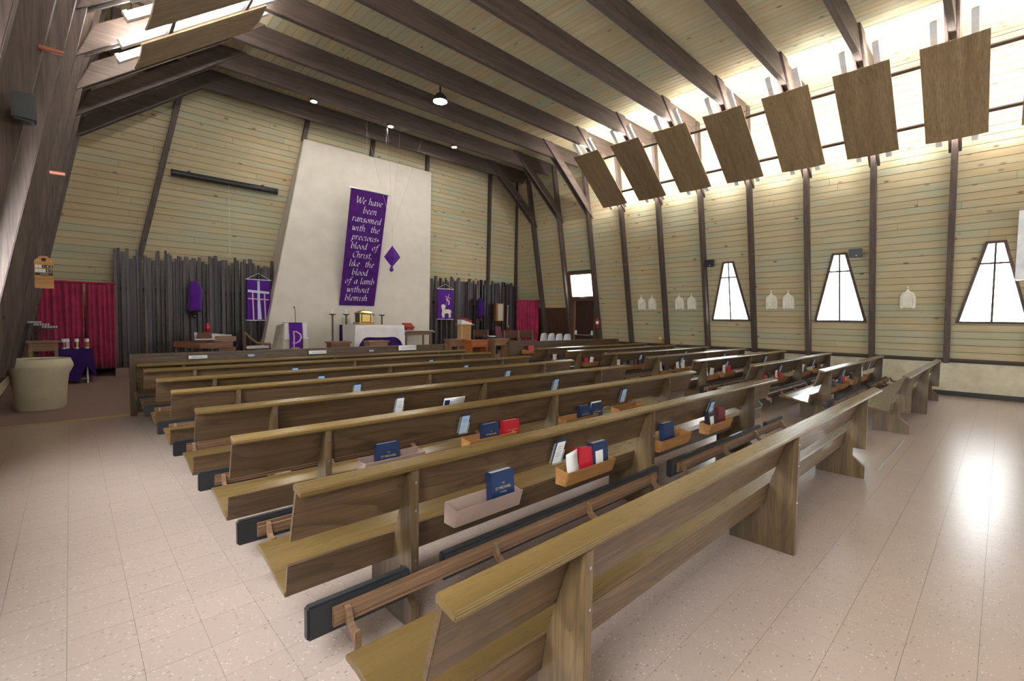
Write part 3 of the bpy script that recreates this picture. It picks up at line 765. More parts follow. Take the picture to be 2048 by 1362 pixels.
# projection screen case
t = thing('projection_screen', 'black rolled-up projection screen case on the altar wall', 'projection screen', (2.75, 12.62, 4.47))
obj('case', MB().tube([(1.674, 12.63, 4.535), (3.82, 12.63, 4.535)], .072, 14), 'black_plastic', t, smooth=1)
for x in (1.668, 3.812): obj('end_cap', MB().tube([(x, 12.63, 4.535), (x+.014, 12.63, 4.535)], .078, 14), 'black_plastic', t)
for x in (2.0, 3.5): obj('bracket', MB().box(x-.02, x+.02, 12.63, yback(4.6)-.002, 4.56, 4.64), 'black_plastic', t)
obj('pull_cord', MB().tube([(2.76, 12.60, 4.47), (2.76, 12.60, 2.85)], .004, 5), 'linen', t)
# ------------------------------------------------------------------ calligraphic banner
def cat_rom(pts, n=7):
    P = [pts[0]]+list(pts)+[pts[-1]]; out = []
    for i in range(1, len(P)-2):
        for k in range(n):
            t_ = k/n; a, b, c_, d = P[i-1], P[i], P[i+1], P[i+2]
            out.append(tuple(.5*((2*b[j])+(-a[j]+c_[j])*t_+(2*a[j]-5*b[j]+4*c_[j]-d[j])*t_*t_+(-a[j]+3*b[j]-3*c_[j]+d[j])*t_**3) for j in (0, 1)))
    out.append(pts[-1]); return out
G = {'a': (.95, [[(.75, .95), (.45, 1), (.12, .6), (.12, .15), (.3, 0), (.55, .2), (.75, .95)], [(.76, 1), (.72, .2), (.85, 0), (1, .12)]]),
     'b': (.9, [[(.15, 1.75), (.12, .9), (.12, .2), (.35, 0), (.7, .3), (.72, .75), (.5, 1), (.14, .6)]]),
     'c': (.78, [[(.72, .85), (.5, 1), (.15, .65), (.15, .2), (.4, 0), (.75, .2)]]),
     'd': (.95, [[(.75, .95), (.45, 1), (.12, .6), (.12, .15), (.3, 0), (.55, .2), (.75, .9)], [(.78, 1.75), (.74, .9), (.72, .2), (.85, 0), (1, .12)]]),
     'e': (.8, [[(.15, .48), (.6, .62), (.68, .85), (.45, 1), (.15, .6), (.17, .15), (.4, 0), (.75, .18)]]),
     'f': (.72, [[(.9, 1.6), (.68, 1.72), (.45, 1.4), (.35, .3), (.2, -.5), (-.08, -.6)], [(.08, 1), (.72, 1)]]),
     'h': (.95, [[(.15, 1.75), (.12, 0)], [(.13, .5), (.45, 1), (.7, .8), (.68, .15), (.82, 0), (.97, .12)]]),
     'i': (.48, [[(.06, .85), (.22, 1), (.2, .15), (.35, 0), (.5, .12)], [(.24, 1.38), (.30, 1.44)]]),
     'k': (.85, [[(.15, 1.75), (.12, 0)], [(.66, 1), (.4, .85), (.15, .5)], [(.25, .55), (.55, .1), (.8, .05)]]),
     'l': (.45, [[(.18, 1.75), (.15, .2), (.3, 0), (.45, .12)]]),
     'm': (1.42, [[(.02, .9), (.14, 1), (.12, 0)], [(.13, .5), (.4, 1), (.62, .8), (.6, 0)], [(.61, .5), (.9, 1), (1.12, .8), (1.1, .15), (1.24, 0), (1.4, .12)]]),
     'n': (.95, [[(.02, .9), (.14, 1), (.12, 0)], [(.13, .5), (.45, 1), (.7, .8), (.68, .15), (.82, 0), (.97, .12)]]),
     'o': (.85, [[(.5, 1), (.14, .65), (.16, .15), (.4, 0), (.72, .35), (.7, .8), (.45, 1)]]),
     'p': (.9, [[(.02, .9), (.16, 1), (.12, .2), (.05, -.6), (-.12, -.7)], [(.13, .5), (.45, 1), (.72, .75), (.65, .2), (.4, 0), (.15, .15)]]),
     'r': (.66, [[(.02, .9), (.14, 1), (.12, 0)], [(.14, .6), (.4, 1), (.64, .88)]]),
     's': (.74, [[(.66, .88), (.4, 1), (.18, .78), (.6, .35), (.45, 0), (.1, .1)]]),
     't': (.62, [[(.32, 1.4), (.28, .2), (.45, 0), (.64, .12)], [(.05, 1), (.6, 1)]]),
     'u': (.95, [[(.04, .9), (.14, 1), (.12, .2), (.35, 0), (.7, .5)], [(.74, 1), (.7, .18), (.85, 0), (1, .12)]]),
     'v': (.85, [[(.04, 1), (.18, .95), (.4, 0), (.74, .55), (.72, 1)]]),
     'w': (1.3, [[(.04, 1), (.18, .9), (.34, 0), (.66, .85)], [(.64, .95), (.84, 0), (1.2, .6), (1.16, 1)]]),
     'W': (1.72, [[(-.1, 1.45), (.1, 1.6), (.4, 0), (.9, 1.5)], [(.86, 1.5), (1.16, 0), (1.7, 1.3), (1.58, 1.62)]]),
     'C': (1.1, [[(1.02, 1.4), (.72, 1.62), (.2, 1.1), (.2, .4), (.6, 0), (1.05, .25)]]),
     ',': (.35, [[(.16, .12), (.2, .02), (.08, -.28)]]), '.': (.35, [[(.14, .06), (.2, .12)]]), '*': (.6, [[(.1, .15), (.5, .75)], [(.1, .75), (.5, .15)]]), ' ': (.62, [])}
BA, BB = Vector((5.30, 11.66, 4.755)), Vector((5.284, 12.372, 1.75))     # upper and lower left corners
t = thing('text_banner', 'tall purple cloth banner with white calligraphy hanging before the altar slab', 'banner', (5.8, 12.37, 1.75))
bu = Vector((1, 0, 0)); bv = (BB-BA).normalized(); bn = bv.cross(bu)*1.0
if bn.y > 0: bn = -bn
BWt, BHt = 1.04, (BB-BA).length
vs = []; fs = []
for j in range(13):
    for q in (0, .004):
        for i in range(9):
            p = BA+bu*(BWt*i/8)*(1-.022*j/12)+bv*(BHt*j/12)+bn*(q+.006*math.sin(i*.8)*j/12); vs.append(tuple(p))
for j in range(12):
    for i in range(8):
        a = j*18+i; b = a+18
        fs += [(a, b, b+1, a+1), (a+9, a+10, b+10, b+9)]
    for i in (0, 8): a = j*18+i; b = a+18; fs.append((a, a+9, b+9, b))
for j in (0, 12):
    for i in range(8): a = j*18+i; fs.append((a, a+1, a+10, a+9))
obj('cloth', MB().add(vs, fs), 'violet_banner', t)
obj('rod', MB().tube([tuple(BA+bu*(-.05)), tuple(BA+bu*(BWt+.05))], .012, 8), 'steel', t, smooth=1)
for x in (5.72, 6.28): obj('cord', MB().tube([(x, 11.66, 4.76), (x-.02*(x-5.9), 11.63, 6.56)], .0035, 5), 'linen', t)
LINES = ['We have', 'been', 'ransomed', 'with  the', 'precious*', 'blood  of', 'Christ,', 'like  the', 'blood', 'of a lamb', 'without', 'blemish.']
OFFX = [.02, .06, 0, 0, .02, .02, -.02, 0, -.03, .0, -.03, -.03]
XH = .101; NIB = Vector((math.cos(.70), math.sin(.70)))*.5*.19
for li, line in enumerate(LINES):
    wtot = sum(G[ch][0]+.10 for ch in line)*XH; cx = -wtot/2+BWt/2+OFFX[li]; by = BHt*(.112+.0765*li)
    if li >= 7: cx -= .01
    mb = MB()
    for ch in line:
        w, st = G[ch]
        for k, s_ in enumerate(st):
            pts = cat_rom(s_) if len(s_) > 2 else s_
            vs = []; base = .010+.0004*k
            for (px, py) in pts:
                for sg in (-1, 1):
                    gx = px+NIB.x*sg; gy = py+NIB.y*sg; gx += .16*gy
                    vs.append(tuple(BA+bu*(cx+gx*XH)+bv*(by-gy*XH)+bn*base))
            mb.add(vs, [(2*i, 2*i+1, 2*i+3, 2*i+2) for i in range(len(pts)-1)])
        cx += (w+.10)*XH
    obj('lettering', mb, 'letter_white', t)
# ------------------------------------------------------------------ veiled hanging lamp with cords
t = thing('veiled_cross', 'diamond of purple cloth tied below, hanging on cords before the slab', 'veiled cross', (6.11, 11, 2.62))
N = 4; ring = [(6.11-.245, 10.98, 2.985), (6.11, 10.90, 3.0), (6.11+.245, 11.02, 3.02), (6.11, 11.10, 3.0)]
mb = MB(); top = (6.115, 11, 3.30); bot = (6.10, 11, 2.74); vs = [top, bot]+ring
mb.add(vs, [(0, 2+i, 2+(i+1) % 4) for i in range(4)]+[(1, 2+(i+1) % 4, 2+i) for i in range(4)])
o = obj('veil', mb, 'purple', t)
bm = bmesh.new(); bm.from_mesh(o.data); bmesh.ops.subdivide_edges(bm, edges=bm.edges[:], cuts=3, use_grid_fill=True)
for v in bm.verts: v.co.y += .008*math.sin(v.co.x*60+v.co.z*40)
bm.to_mesh(o.data); bm.free()
obj('knot', MB().lathe([(.012, .0), (.05, .03), (.055, .07), (.03, .10), (.045, .13)], (6.09, 11, 2.62), 9), 'purple', t)
for x in (5.25, 5.95, 6.35, 7.10): obj('cord', MB().tube([(6.115, 11, 3.66), (x, 11.0, 6.57)], .003, 5), 'steel', t)
obj('cord', MB().tube([(6.115, 11, 3.30), (6.115, 11, 3.66)], .004, 5), 'steel', t)
# ------------------------------------------------------------------ small hanging banners
def hang_banner(x0, x1, y, z0, z1, label):
    t = thing('hanging_banner', label, 'banner', ((x0+x1)/2, y, z0), 'small purple banners on the slat screens')
    vs = []; fs = []
    for j in range(9):
        for i in range(13):
            u = i/12; v = j/8; vs.append((x0+(x1-x0)*u, y+.010*math.sin(u*9)*v, z1+(z0-z1)*v))
    n = len(vs); vs += [(a, b+.003, c_) for a, b, c_ in vs]
    for j in range(8):
        for i in range(12):
            a = j*13+i; fs += [(a, a+1, a+14, a+13), (n+a, n+a+13, n+a+14, n+a+1)]
    obj('cloth', MB().add(vs, fs), 'purple', t, smooth=2)
    for z in (z0, z1): obj('rod', MB().tube([(x0-.03, y, z), (x1+.03, y, z)], .010, 8), 'white_metal', t, smooth=1)
    obj('cord', MB().tube([(x0-.02, y, z1), ((x0+x1)/2, y, z1+.16), (x1+.02, y, z1)], .006, 5), 'linen', t)
    return t
def strip(mb, pts, w, y):
    """flat ribbon through xz points; w widths"""
    vs = []
    for i, (x, z) in enumerate(pts):
        a = pts[max(i-1, 0)]; b = pts[min(i+1, len(pts)-1)]; d = Vector((b[0]-a[0], b[1]-a[1])).normalized(); ww = w[i] if isinstance(w, (list, tuple)) else w
        vs += [(x-d.y*ww/2, y, z+d.x*ww/2), (x+d.y*ww/2, y, z-d.x*ww/2)]
    return mb.add(vs, [(2*i, 2*i+1, 2*i+3, 2*i+2) for i in range(len(pts)-1)])
t = hang_banner(3.11, 3.62, 12.58, 1.32, 2.31, 'purple banner with three crosses on the left slat screen')
yy = 12.565
obj('tall_cross', strip(strip(MB(), [(3.36, 2.28), (3.36, 1.85), (3.38, 1.34)], [.05, .055, .09], yy), [(3.12, 2.03), (3.60, 2.00)], .06, yy-.001), 'silver_ribbon', t)
for x in (3.225, 3.49): obj('small_cross', strip(MB(), [(x, 2.0), (x+.02, 1.34)], .03, yy-.0015), 'pink_ribbon', t)
obj('cross_bar', strip(MB(), [(3.12, 1.845), (3.59, 1.83)], .028, yy-.002), 'pink_ribbon', t)
t = hang_banner(8.61, 9.22, 12.58, 1.40, 2.39, 'purple banner with a white lamb and cross on the right slat screen')
mb = MB()
def blob(mb, pts, y):
    n = len(pts); return mb.add([(x, y, z) for x, z in pts], [tuple(range(n))])
def smooth_loop(pts, n=4):
    out = []
    L = len(pts)
    for i in range(L):
        a, b, c_, d = pts[i-1], pts[i], pts[(i+1) % L], pts[(i+2) % L]
        for k in range(n):
            t_ = k/n; out.append(tuple(.5*((2*b[j])+(-a[j]+c_[j])*t_+(2*a[j]-5*b[j]+4*c_[j]-d[j])*t_*t_+(-a[j]+3*b[j]-3*c_[j]+d[j])*t_**3) for j in (0, 1)))
    return out
LX = lambda px: 8.61+(px-105)/235*.61
LZ = lambda py: 2.39-(py-280)/465*.99
def L_(*p): return [(LX(a), LZ(b)) for a, b in p]
obj('lamb', blob(MB(), smooth_loop(L_((155, 545), (175, 517), (205, 520), (222, 550), (215, 595), (240, 592), (290, 595), (312, 625), (302, 660), (302, 715), (270, 715), (268, 662), (215, 660), (205, 718), (185, 715), (165, 680), (170, 610))), yy), 'wool_cream', t)
obj('staff', strip(MB(), L_((275, 350), (172, 732)), .012, yy-.002), 'pink_ribbon', t)
obj('cross', strip(strip(MB(), L_((278, 350), (250, 432)), .022, yy-.0025), L_((213, 390), (302, 425)), .022, yy-.003), 'pink_ribbon', t)
obj('pennant', blob(MB(), smooth_loop(L_((225, 420), (262, 440), (285, 475), (282, 510), (258, 525), (265, 480), (235, 455))), yy-.0015), 'pink_ribbon', t)
# ------------------------------------------------------------------ veiled statues
def veiled(x, y, z0, z1, w, label, arm):
    t = thing('veiled_statue', label, 'statue', (x, y, z0-.16), 'statues veiled in purple')
    H_ = z1-z0; vs = []; fs = []; NA, NZ = 20, 12
    for j in range(NZ+1):
        v = j/NZ; z = z0+H_*v
        r = w*(.5-.06*math.sin(v*6)) if v < .62 else w*.5*math.sqrt(max(0.02, 1-((v-.62)/.39)**2))*(.95)
        for i in range(NA):
            a = 2*math.pi*i/NA; f = 1+.14*math.sin(5*a+1.3*v)*(1-v*.6)
            vs.append((x+r*f*math.cos(a)+arm*.02*math.sin(v*3), y+r*.75*f*math.sin(a), z-.03*(1-v)*(1+math.sin(a*2))))
    for j in range(NZ):
        for i in range(NA): fs.append((j*NA+i, j*NA+(i+1) % NA, (j+1)*NA+(i+1) % NA, (j+1)*NA+i))
    fs += [tuple(range(NA-1, -1, -1)), tuple(range(NZ*NA, NZ*NA+NA))]
    obj('veil', MB().add(vs, fs), 'purple_deep' if arm == 0 else 'purple', t, smooth=2)
    obj('corbel', MB().lathe([(.02, -.20), (.05, -.17), (.035, -.13), (.07, -.09), (.05, -.06), (.09, -.03), (.09, .02)], (x, y, z0), 12), 'bronze', t, smooth=1)
    obj('arm', MB().box(x-.02, x+.02, y, 12.64, z0-.1, z0-.06), 'bronze', t)
veiled(2.03, 12.50, 1.56, 2.20, .29, 'purple veiled statue on a corbel of the left slat screen', 1)
veiled(10.30, 12.46, 1.55, 2.16, .30, 'dark purple veiled statue on a corbel of the right slat screen', 0)
# ------------------------------------------------------------------ altar
PZ = .3
t = thing('altar', 'stone altar dressed in a purple frontal and a white linen cloth', 'altar', (5.77, 11.5, PZ))
obj('block', MB().box(5.18, 6.38, 11.05, 11.97, PZ, 1.215), 'stone_pale', t, bevel=.01)
obj('frontal', MB().prism([(5.14, PZ+.02), (6.42, PZ+.02), (6.42, 1.222), (5.14, 1.222)], 1, 11.0, 11.03).box(5.13, 5.15, 11.78, 12.0, PZ+.02, 1.222).box(5.13, 6.43, 11.0, 12.0, 1.216, 1.226), 'purple_deep', t)
# white cloth: top, front drop with curved hem, left drop
vs = []; fs = []; NX = 24
for i in range(NX+1):
    u = i/NX; x = 5.115+1.33*u; hem = 1.235-.25+.06*(1-(2*u-1)**2)*-1+.10*(abs(2*u-1)**6)*-4.5
    for k, z in enumerate((1.238, 1.236, 1.236*.7+hem*.3, 1.236*.35+hem*.65, hem)):
        y = 11.72 if k == 0 else 10.985-.006*k*math.sin(u*22)-.004*k; vs.append((x-(0 if 0 < i < NX else (.012 if i == 0 else -.012)*k), y, z))
for i in range(NX):
    for k in range(4): a = i*5+k; fs.append((a, a+5, a+6, a+1))
n0 = len(vs); vs += [(x, y+.004, z-.004) for x, y, z in vs]; fs += [(n0+a, n0+d, n0+c_, n0+b) for a, b, c_, d in fs]
obj('linen_cloth', MB().add(vs, fs), 'linen', t, smooth=2)
obj('linen_drop', MB().prism([(10.99, 1.238), (11.74, 1.238), (11.72, .50), (11.02, .45)], 0, 5.100, 5.108), 'linen', t)
obj('linen_drop', MB().prism([(10.99, 1.238), (11.74, 1.238), (11.72, .50), (11.02, .45)], 0, 6.445, 6.453), 'linen', t)
t = thing('tabernacle', 'gold and green tabernacle with a domed roof standing on the altar', 'tabernacle', (5.48, 11.3, 1.24))
obj('base', MB().box(5.27, 5.68, 11.15, 11.50, 1.242, 1.30), 'honey_wood', t, bevel=.006)
obj('body', MB().box(5.31, 5.63, 11.18, 11.46, 1.30, 1.515), 'dark_green', t)
for x in (5.305, 5.61): obj('pillar', MB().box(x, x+.03, 11.165, 11.19, 1.30, 1.515), 'gold', t)
obj('door', MB().box(5.365, 5.585, 11.168, 11.182, 1.315, 1.505), 'gold', t, bevel=.004)
obj('cornice', MB().box(5.285, 5.655, 11.15, 11.48, 1.515, 1.535), 'bronze', t)
obj('roof', MB().add([(5.30, 11.16, 1.535), (5.64, 11.16, 1.535), (5.64, 11.47, 1.535), (5.30, 11.47, 1.535), (5.35, 11.21, 1.585), (5.59, 11.21, 1.585), (5.59, 11.42, 1.585), (5.35, 11.42, 1.585), (5.47, 11.315, 1.62)],
    [(0, 3, 2, 1), (0, 1, 5, 4), (1, 2, 6, 5), (2, 3, 7, 6), (3, 0, 4, 7), (4, 5, 8), (5, 6, 8), (6, 7, 8), (7, 4, 8)]), 'gold', t)
def candle(x, y, z0, label, r=.022):
    t = thing('candlestick', label, 'candlestick', (x, y, z0), 'tall candlesticks at the altar')
    obj('stand', MB().lathe([(.11, 0), (.10, .02), (.03, .05), (r, .09), (r, 1.47-z0)], (x, y, z0), 12), 'bronze', t, smooth=1)
    obj('drip_pan', MB().lathe([(.02, 1.47), (.085, 1.495), (.09, 1.51), (.02, 1.51)], (x, y, 0), 16), 'bronze', t, smooth=1)
    c = obj('candle', MB().lathe([(.017, 1.51), (.016, 1.66)], (x, y, 0), 10), 'candle_wax', t, smooth=1)
    obj('wick', MB().tube([(x, y, 1.66), (x+.002, y, 1.685)], .003, 5), 'black_plastic', c)
candle(4.97, 12.05, PZ, 'tall candlestick with white candle left of the altar')
candle(5.36, 12.1, PZ, 'candlestick with white candle behind the altar, left of the tabernacle')
candle(6.08, 12.1, PZ, 'candlestick with white candle behind the altar, touching the tabernacle in view')
candle(6.40, 12.1, PZ, 'candlestick with white candle behind the right end of the altar')
o = tag(obj('wall_box', MB().box(5.36, 5.58, 12.33, 12.40, 1.28, 1.42), 'stone_pale', bevel=.01), 'small beige box on the slab left of the tabernacle', 'box')
# credence table with missal stand
def table(name, label, cat, x0, x1, y0, y1, z0, z1, mat, th=.03, leg=.04, apron=.08, group=None, drawer=False):
    t = thing(name, label, cat, ((x0+x1)/2, (y0+y1)/2, z0), group)
    obj('top', MB().box(x0, x1, y0, y1, z1-th, z1), mat, t, bevel=.005)
    e = .03
    for x in (x0+e, x1-e-leg):
        for y in (y0+e, y1-e-leg): obj('leg', MB().box(x, x+leg, y, y+leg, z0, z1-th), mat, t)
    obj('apron', MB().box(x0+e+.005, x1-e-.005, y0+e+.005, y0+e+.022, z1-th-apron, z1-th).box(x0+e+.005, x1-e-.005, y1-e-.022, y1-e-.005, z1-th-apron, z1-th).box(x0+e+.005, x0+e+.022, y0+e+.02, y1-e-.02, z1-th-apron, z1-th).box(x1-e-.022, x1-e-.005, y0+e+.02, y1-e-.02, z1-th-apron, z1-th), mat, t)
    return t
t = table('credence_table', 'side table with white cloth top at the right end of the altar slab', 'table', 6.95, 7.88, 11.75, 12.25, PZ, 1.05, 'chair_oak')
obj('cloth', MB().prism([(6.93, 1.052), (6.93, 1.02), (6.94, 1.02), (6.95, 1.052), (7.88, 1.052), (7.94, 1.0), (7.95, 1.0), (7.89, 1.064), (6.93, 1.064)], 1, 11.73, 12.27), 'linen', t)
obj('lower_rail', MB().box(6.98, 7.85, 12.19, 12.21, .55, .60), 'chair_oak', t)
t = thing('missal', 'open red missal on a low stand beside the altar top', 'book', (7.1, 11.9, 1.065))
obj('stand', MB().prism([(11.80, 1.066), (12.02, 1.066), (12.02, 1.24), (12.0, 1.24), (11.82, 1.12), (11.80, 1.12)], 0, 7.03, 7.25), 'copper', t)
obj('cover', MB().prism([(11.79, 1.13), (12.02, 1.26), (12.005, 1.285), (11.775, 1.155)], 0, 6.98, 7.28), 'red_paint', t, bevel=.004)
# ------------------------------------------------------------------ ambo
t = thing('ambo', 'pale stone reading desk with a purple drape and a goose-neck microphone', 'ambo', (3.72, 11.15, PZ))
obj('body', MB().add([(3.40, 11.0, PZ), (4.02, 11.0, PZ), (4.02, 11.5, PZ), (3.25, 11.5, PZ), (3.45, 11.02, 1.27), (3.95, 11.02, 1.27), (3.95, 11.45, 1.22), (3.42, 11.45, 1.22)], [(0, 3, 2, 1), (4, 5, 6, 7), (0, 1, 5, 4), (1, 2, 6, 5), (2, 3, 7, 6), (3, 0, 4, 7)]), 'stone_pale', t, bevel=.01)
obj('ledge', MB().box(3.43, 3.98, 10.94, 11.03, .915, .945), 'linen', t, bevel=.005)
obj('white_cloth', MB().prism([(10.995, 1.285), (11.40, 1.28), (11.40, 1.274), (11.0, 1.274), (11.0, .95), (10.992, .95)], 0, 3.46, 3.94), 'linen', t)
dr = obj('drape', MB().prism([(10.98, 1.292), (11.40, 1.288), (11.40, 1.281), (10.99, 1.281), (10.935, .955), (10.935, .6), (10.928, .6), (10.928, .96)], 0, 3.54, 3.83), 'purple', t)
yy = 10.925
obj('monogram', strip(strip(MB(), [(3.625, 1.10), (3.635, .95), (3.63, .62)], [.022, .03, .025], yy), [(3.61, 1.09), (3.68, 1.09), (3.77, 1.03), (3.79, .96), (3.75, .87), (3.67, .83), (3.585, .845)], [.02, .03, .035, .04, .035, .025, .008], yy-.002), 'pink_ribbon', t)
obj('microphone', MB().tube([(3.71, 11.05, 1.29), (3.70, 11.04, 1.45), (3.69, 11.03, 1.58), (3.67, 11.0, 1.625), (3.655, 10.97, 1.63)], .007, 6), 'black_plastic', t, smooth=1)
obj('mic_head', MB().lathe([(.008, -.018), (.016, -.008), (.016, .012), (.006, .02)], (3.652, 10.965, 1.632), 8), 'black_plastic', t)
o = tag(obj('offering_box', MB().box(3.55, 3.72, 10.83, 10.90, PZ, .735), 'blond_wood', bevel=.004), 'tiny wooden box at the foot of the purple ambo drape', 'box')
# ------------------------------------------------------------------ stools and benches before the altar
def kneel_bench(x0, x1, y, z1, label, mat, over=.03):
    t = thing('side_bench', label, 'bench', ((x0+x1)/2, y+.15, PZ), 'small wooden benches in the sanctuary')
    obj('top', MB().prism([(x0-over, z1-.03), (x1+over, z1-.03), (x1+over, z1), (x0-over, z1)], 1, y, y+.36), mat, t, bevel=.006)
    for x in (x0, x1-.04): obj('side', MB().box(x, x+.04, y+.04, y+.32, PZ, z1-.03), mat, t)
    obj('apron', MB().box(x0+.04, x1-.04, y+.05, y+.07, z1-.20, z1-.03), mat, t)
kneel_bench(4.10, 4.52, 9.95, .885, 'dark brown kneeling desk left of the altar front', 'walnut')
kneel_bench(4.98, 5.44, 9.95, .885, 'lighter brown kneeling desk before the altar front', 'stool_wood')
kneel_bench(7.58, 8.14, 10.4, .855, 'brown wooden bench in the gap between the pew blocks', 'stool_wood')
kneel_bench(8.85, 9.36, 10.0, .865, 'brown wooden side bench behind the right front panel screen', 'stool_wood')
t = thing('bedside_cabinet', 'bright orange wooden cabinet with a drawer behind the pews', 'cabinet', (8.1, 9.95, PZ))
obj('top', MB().box(7.78, 8.40, 9.77, 10.13, .83, .855), 'orange_wood', t, bevel=.005)
for x in (7.81, 8.34): obj('side', MB().box(x, x+.03, 9.79, 10.12, PZ, .83), 'orange_wood', t)
obj('drawer', MB().box(7.845, 8.335, 9.785, 10.1, .66, .825), 'orange_wood', t, bevel=.004)
obj('knob', MB().lathe([(.012, -.012), (.012, .012)], (8.09, 9.775, .745), 8), 'orange_wood', t)
obj('shelf', MB().box(7.84, 8.34, 9.80, 10.1, .50, .515), 'orange_wood', t); obj('back', MB().box(7.84, 8.34, 10.09, 10.11, PZ, .83), 'walnut', t)
# lectern with red book
t = thing('lectern', 'narrow blond wooden lectern with angled top at the right', 'lectern', (8.75, 11.3, PZ))
for x in (8.54, 8.86): obj('side', MB().box(x, x+.03, 11.2, 11.42, PZ, 1.24), 'blond_wood', t)
obj('front', MB().box(8.57, 8.86, 11.21, 11.23, .75, 1.24), 'honey_wood', t); obj('top', MB().box(8.50, 9.0, 11.15, 11.48, 1.24, 1.265), 'blond_wood', t, bevel=.004)
obj('shelf', MB().box(8.88, 9.05, 11.2, 11.42, .73, .76), 'blond_wood', t)
t = thing('red_missal', 'red book lying on a cream sloped stand on the lectern', 'book', (8.75, 11.3, 1.267))
obj('stand', MB().prism([(8.54, 1.267), (8.94, 1.267), (8.94, 1.30), (8.56, 1.40), (8.54, 1.40)], 1, 11.2, 11.42), 'linen', t); obj('cover', MB().prism([(8.58, 1.40), (8.60, 1.46), (8.93, 1.38), (8.91, 1.31)], 1, 11.19, 11.43), 'red_paint', t, bevel=.006)
# ------------------------------------------------------------------ curved-arm chairs
def sling_chair(x, y, s, label, cushion=True, ang=0):
    """low chair with swooping wooden side frames; s=+1 faces right"""
    t = thing('sanctuary_chair', label, 'chair', (x, y, PZ), 'low wooden sanctuary chairs')
    ca, sa = math.cos(ang), math.sin(ang)
    def Q(a, b, z): a *= s; return (x+a*ca-b*sa, y+a*sa+b*ca, z)
    for b in (-.24, .24):
        obj('rear_leg', MB().tube([Q(-.30, b, PZ), Q(-.24, b, .72), Q(-.24, b, 1.06)], .022, 6), 'chair_oak', t, smooth=1)
        obj('side_rail', MB().tube([Q(-.24, b, 1.05), Q(-.14, b, .92), Q(.0, b, .80), (Q(.18, b, .765)), Q(.30, b, .76)], .020, 6), 'chair_oak', t, smooth=1)
        obj('front_leg', MB().tube([Q(.28, b, PZ), Q(.28, b, .77)], .020, 6), 'chair_oak', t, smooth=1)
        obj('brace', MB().tube([Q(-.26, b, .60), Q(.28, b, .66)], .018, 6), 'chair_oak', t, smooth=1)
    mb = MB(); mb.add([Q(-.26, -.24, .78), Q(-.26, .24, .78), Q(-.22, .24, 1.06), Q(-.22, -.24, 1.06), Q(-.28, -.24, .78), Q(-.28, .24, .78), Q(-.24, .24, 1.06), Q(-.24, -.24, 1.06)], [(0, 1, 2, 3), (7, 6, 5, 4), (0, 4, 5, 1), (1, 5, 6, 2), (2, 6, 7, 3), (3, 7, 4, 0)])
    obj('backrest', mb, 'leather_brown', t)
    mb = MB(); mb.add([Q(-.22, -.23, .66), Q(.27, -.23, .68), Q(.27, .23, .68), Q(-.22, .23, .66), Q(-.22, -.23, .72), Q(.27, -.23, .735), Q(.27, .23, .735), Q(-.22, .23, .72)], [(0, 3, 2, 1), (4, 5, 6, 7), (0, 1, 5, 4), (1, 2, 6, 5), (2, 3, 7, 6), (3, 0, 4, 7)])
    obj('cushion', mb, 'linen' if cushion else 'leather_brown', t, bevel=.02)
sling_chair(3.18, 12.1, 1, 'low wooden chair with white cushion left of the reading desk', True, -.25)
sling_chair(10.0, 12.05, -1, 'low wooden chair with brown leather back behind the lectern', False, .9)
sling_chair(11.45, 11.35, -1, 'low wooden chair in front of the right burgundy curtain', False, .9)
sling_chair(10.75, 11.35, -1, 'low wooden chair left of the right burgundy curtain', False, .9)
t = table('black_table', 'small black table with books behind the orange cabinet', 'table', 9.35, 10.05, 11.2, 11.6, PZ, .86, 'black_plastic', group=None)
book(9.45, 11.25, .862, .2, .03, .2, 'book_maroon', 'dark red book lying on the small black table, left', 'books on the black table', tilt=0)
book(9.75, 11.25, .862, .2, .03, .2, 'paper', 'white book lying on the small black table, right', 'books on the black table', tilt=0)
t = thing('maroon_chair', 'high-backed dark red padded chair by the right slat screen', 'chair', (11.0, 12.3, PZ))
obj('backrest', MB().add([(10.86, 12.25, .75), (11.16, 12.25, .75), (11.22, 12.42, 1.17), (10.96, 12.42, 1.17), (10.86, 12.30, .75), (11.16, 12.30, .75), (11.22, 12.47, 1.17), (10.96, 12.47, 1.17)], [(0, 1, 2, 3), (7, 6, 5, 4), (0, 4, 5, 1), (1, 5, 6, 2), (2, 6, 7, 3), (3, 7, 4, 0)]), 'maroon_leather', t)
obj('seat', MB().box(10.84, 11.18, 11.95, 12.3, .68, .75), 'maroon_leather', t, bevel=.02)
for x in (10.86, 11.13):
    for y in (11.98, 12.24): obj('leg', MB().box(x, x+.03, y, y+.03, PZ, .68), 'black_plastic', t)
# ------------------------------------------------------------------ things on the right screen
t = thing('glazed_box', 'shallow wooden box with a glass front on the right slat screen', 'display box', (11.17, 12.55, 1.36))
obj('case', MB().box(11.0, 11.34, 12.44, 12.58, 1.36, 1.99), 'walnut', t); obj('frame', MB().box(11.06, 11.09, 12.41, 12.44, 1.37, 1.98).box(11.31, 11.34, 12.41, 12.44, 1.37, 1.98).box(11.09, 11.31, 12.41, 12.44, 1.37, 1.40).box(11.09, 11.31, 12.41, 12.44, 1.95, 1.98), 'honey_wood', t)
obj('glass', MB().box(11.09, 11.31, 12.425, 12.43, 1.40, 1.95), 'clear_glass', t)
t = thing('thurible', 'silver thurible with chains hanging on the right slat screen', 'thurible', (11.65, 12.5, 1.02))
obj('bowl', MB().lathe([(.02, 0), (.045, .02), (.03, .05), (.055, .09), (.055, .13), (.03, .17), (.015, .20)], (11.66, 12.5, 1.04), 12), 'brass', t, smooth=1)
for dx in (-.04, .0, .04): obj('chain', MB().tube([(11.66+dx, 12.5, 1.16), (11.645+dx*.3, 12.5, 1.9)], .006, 5), 'steel', t)
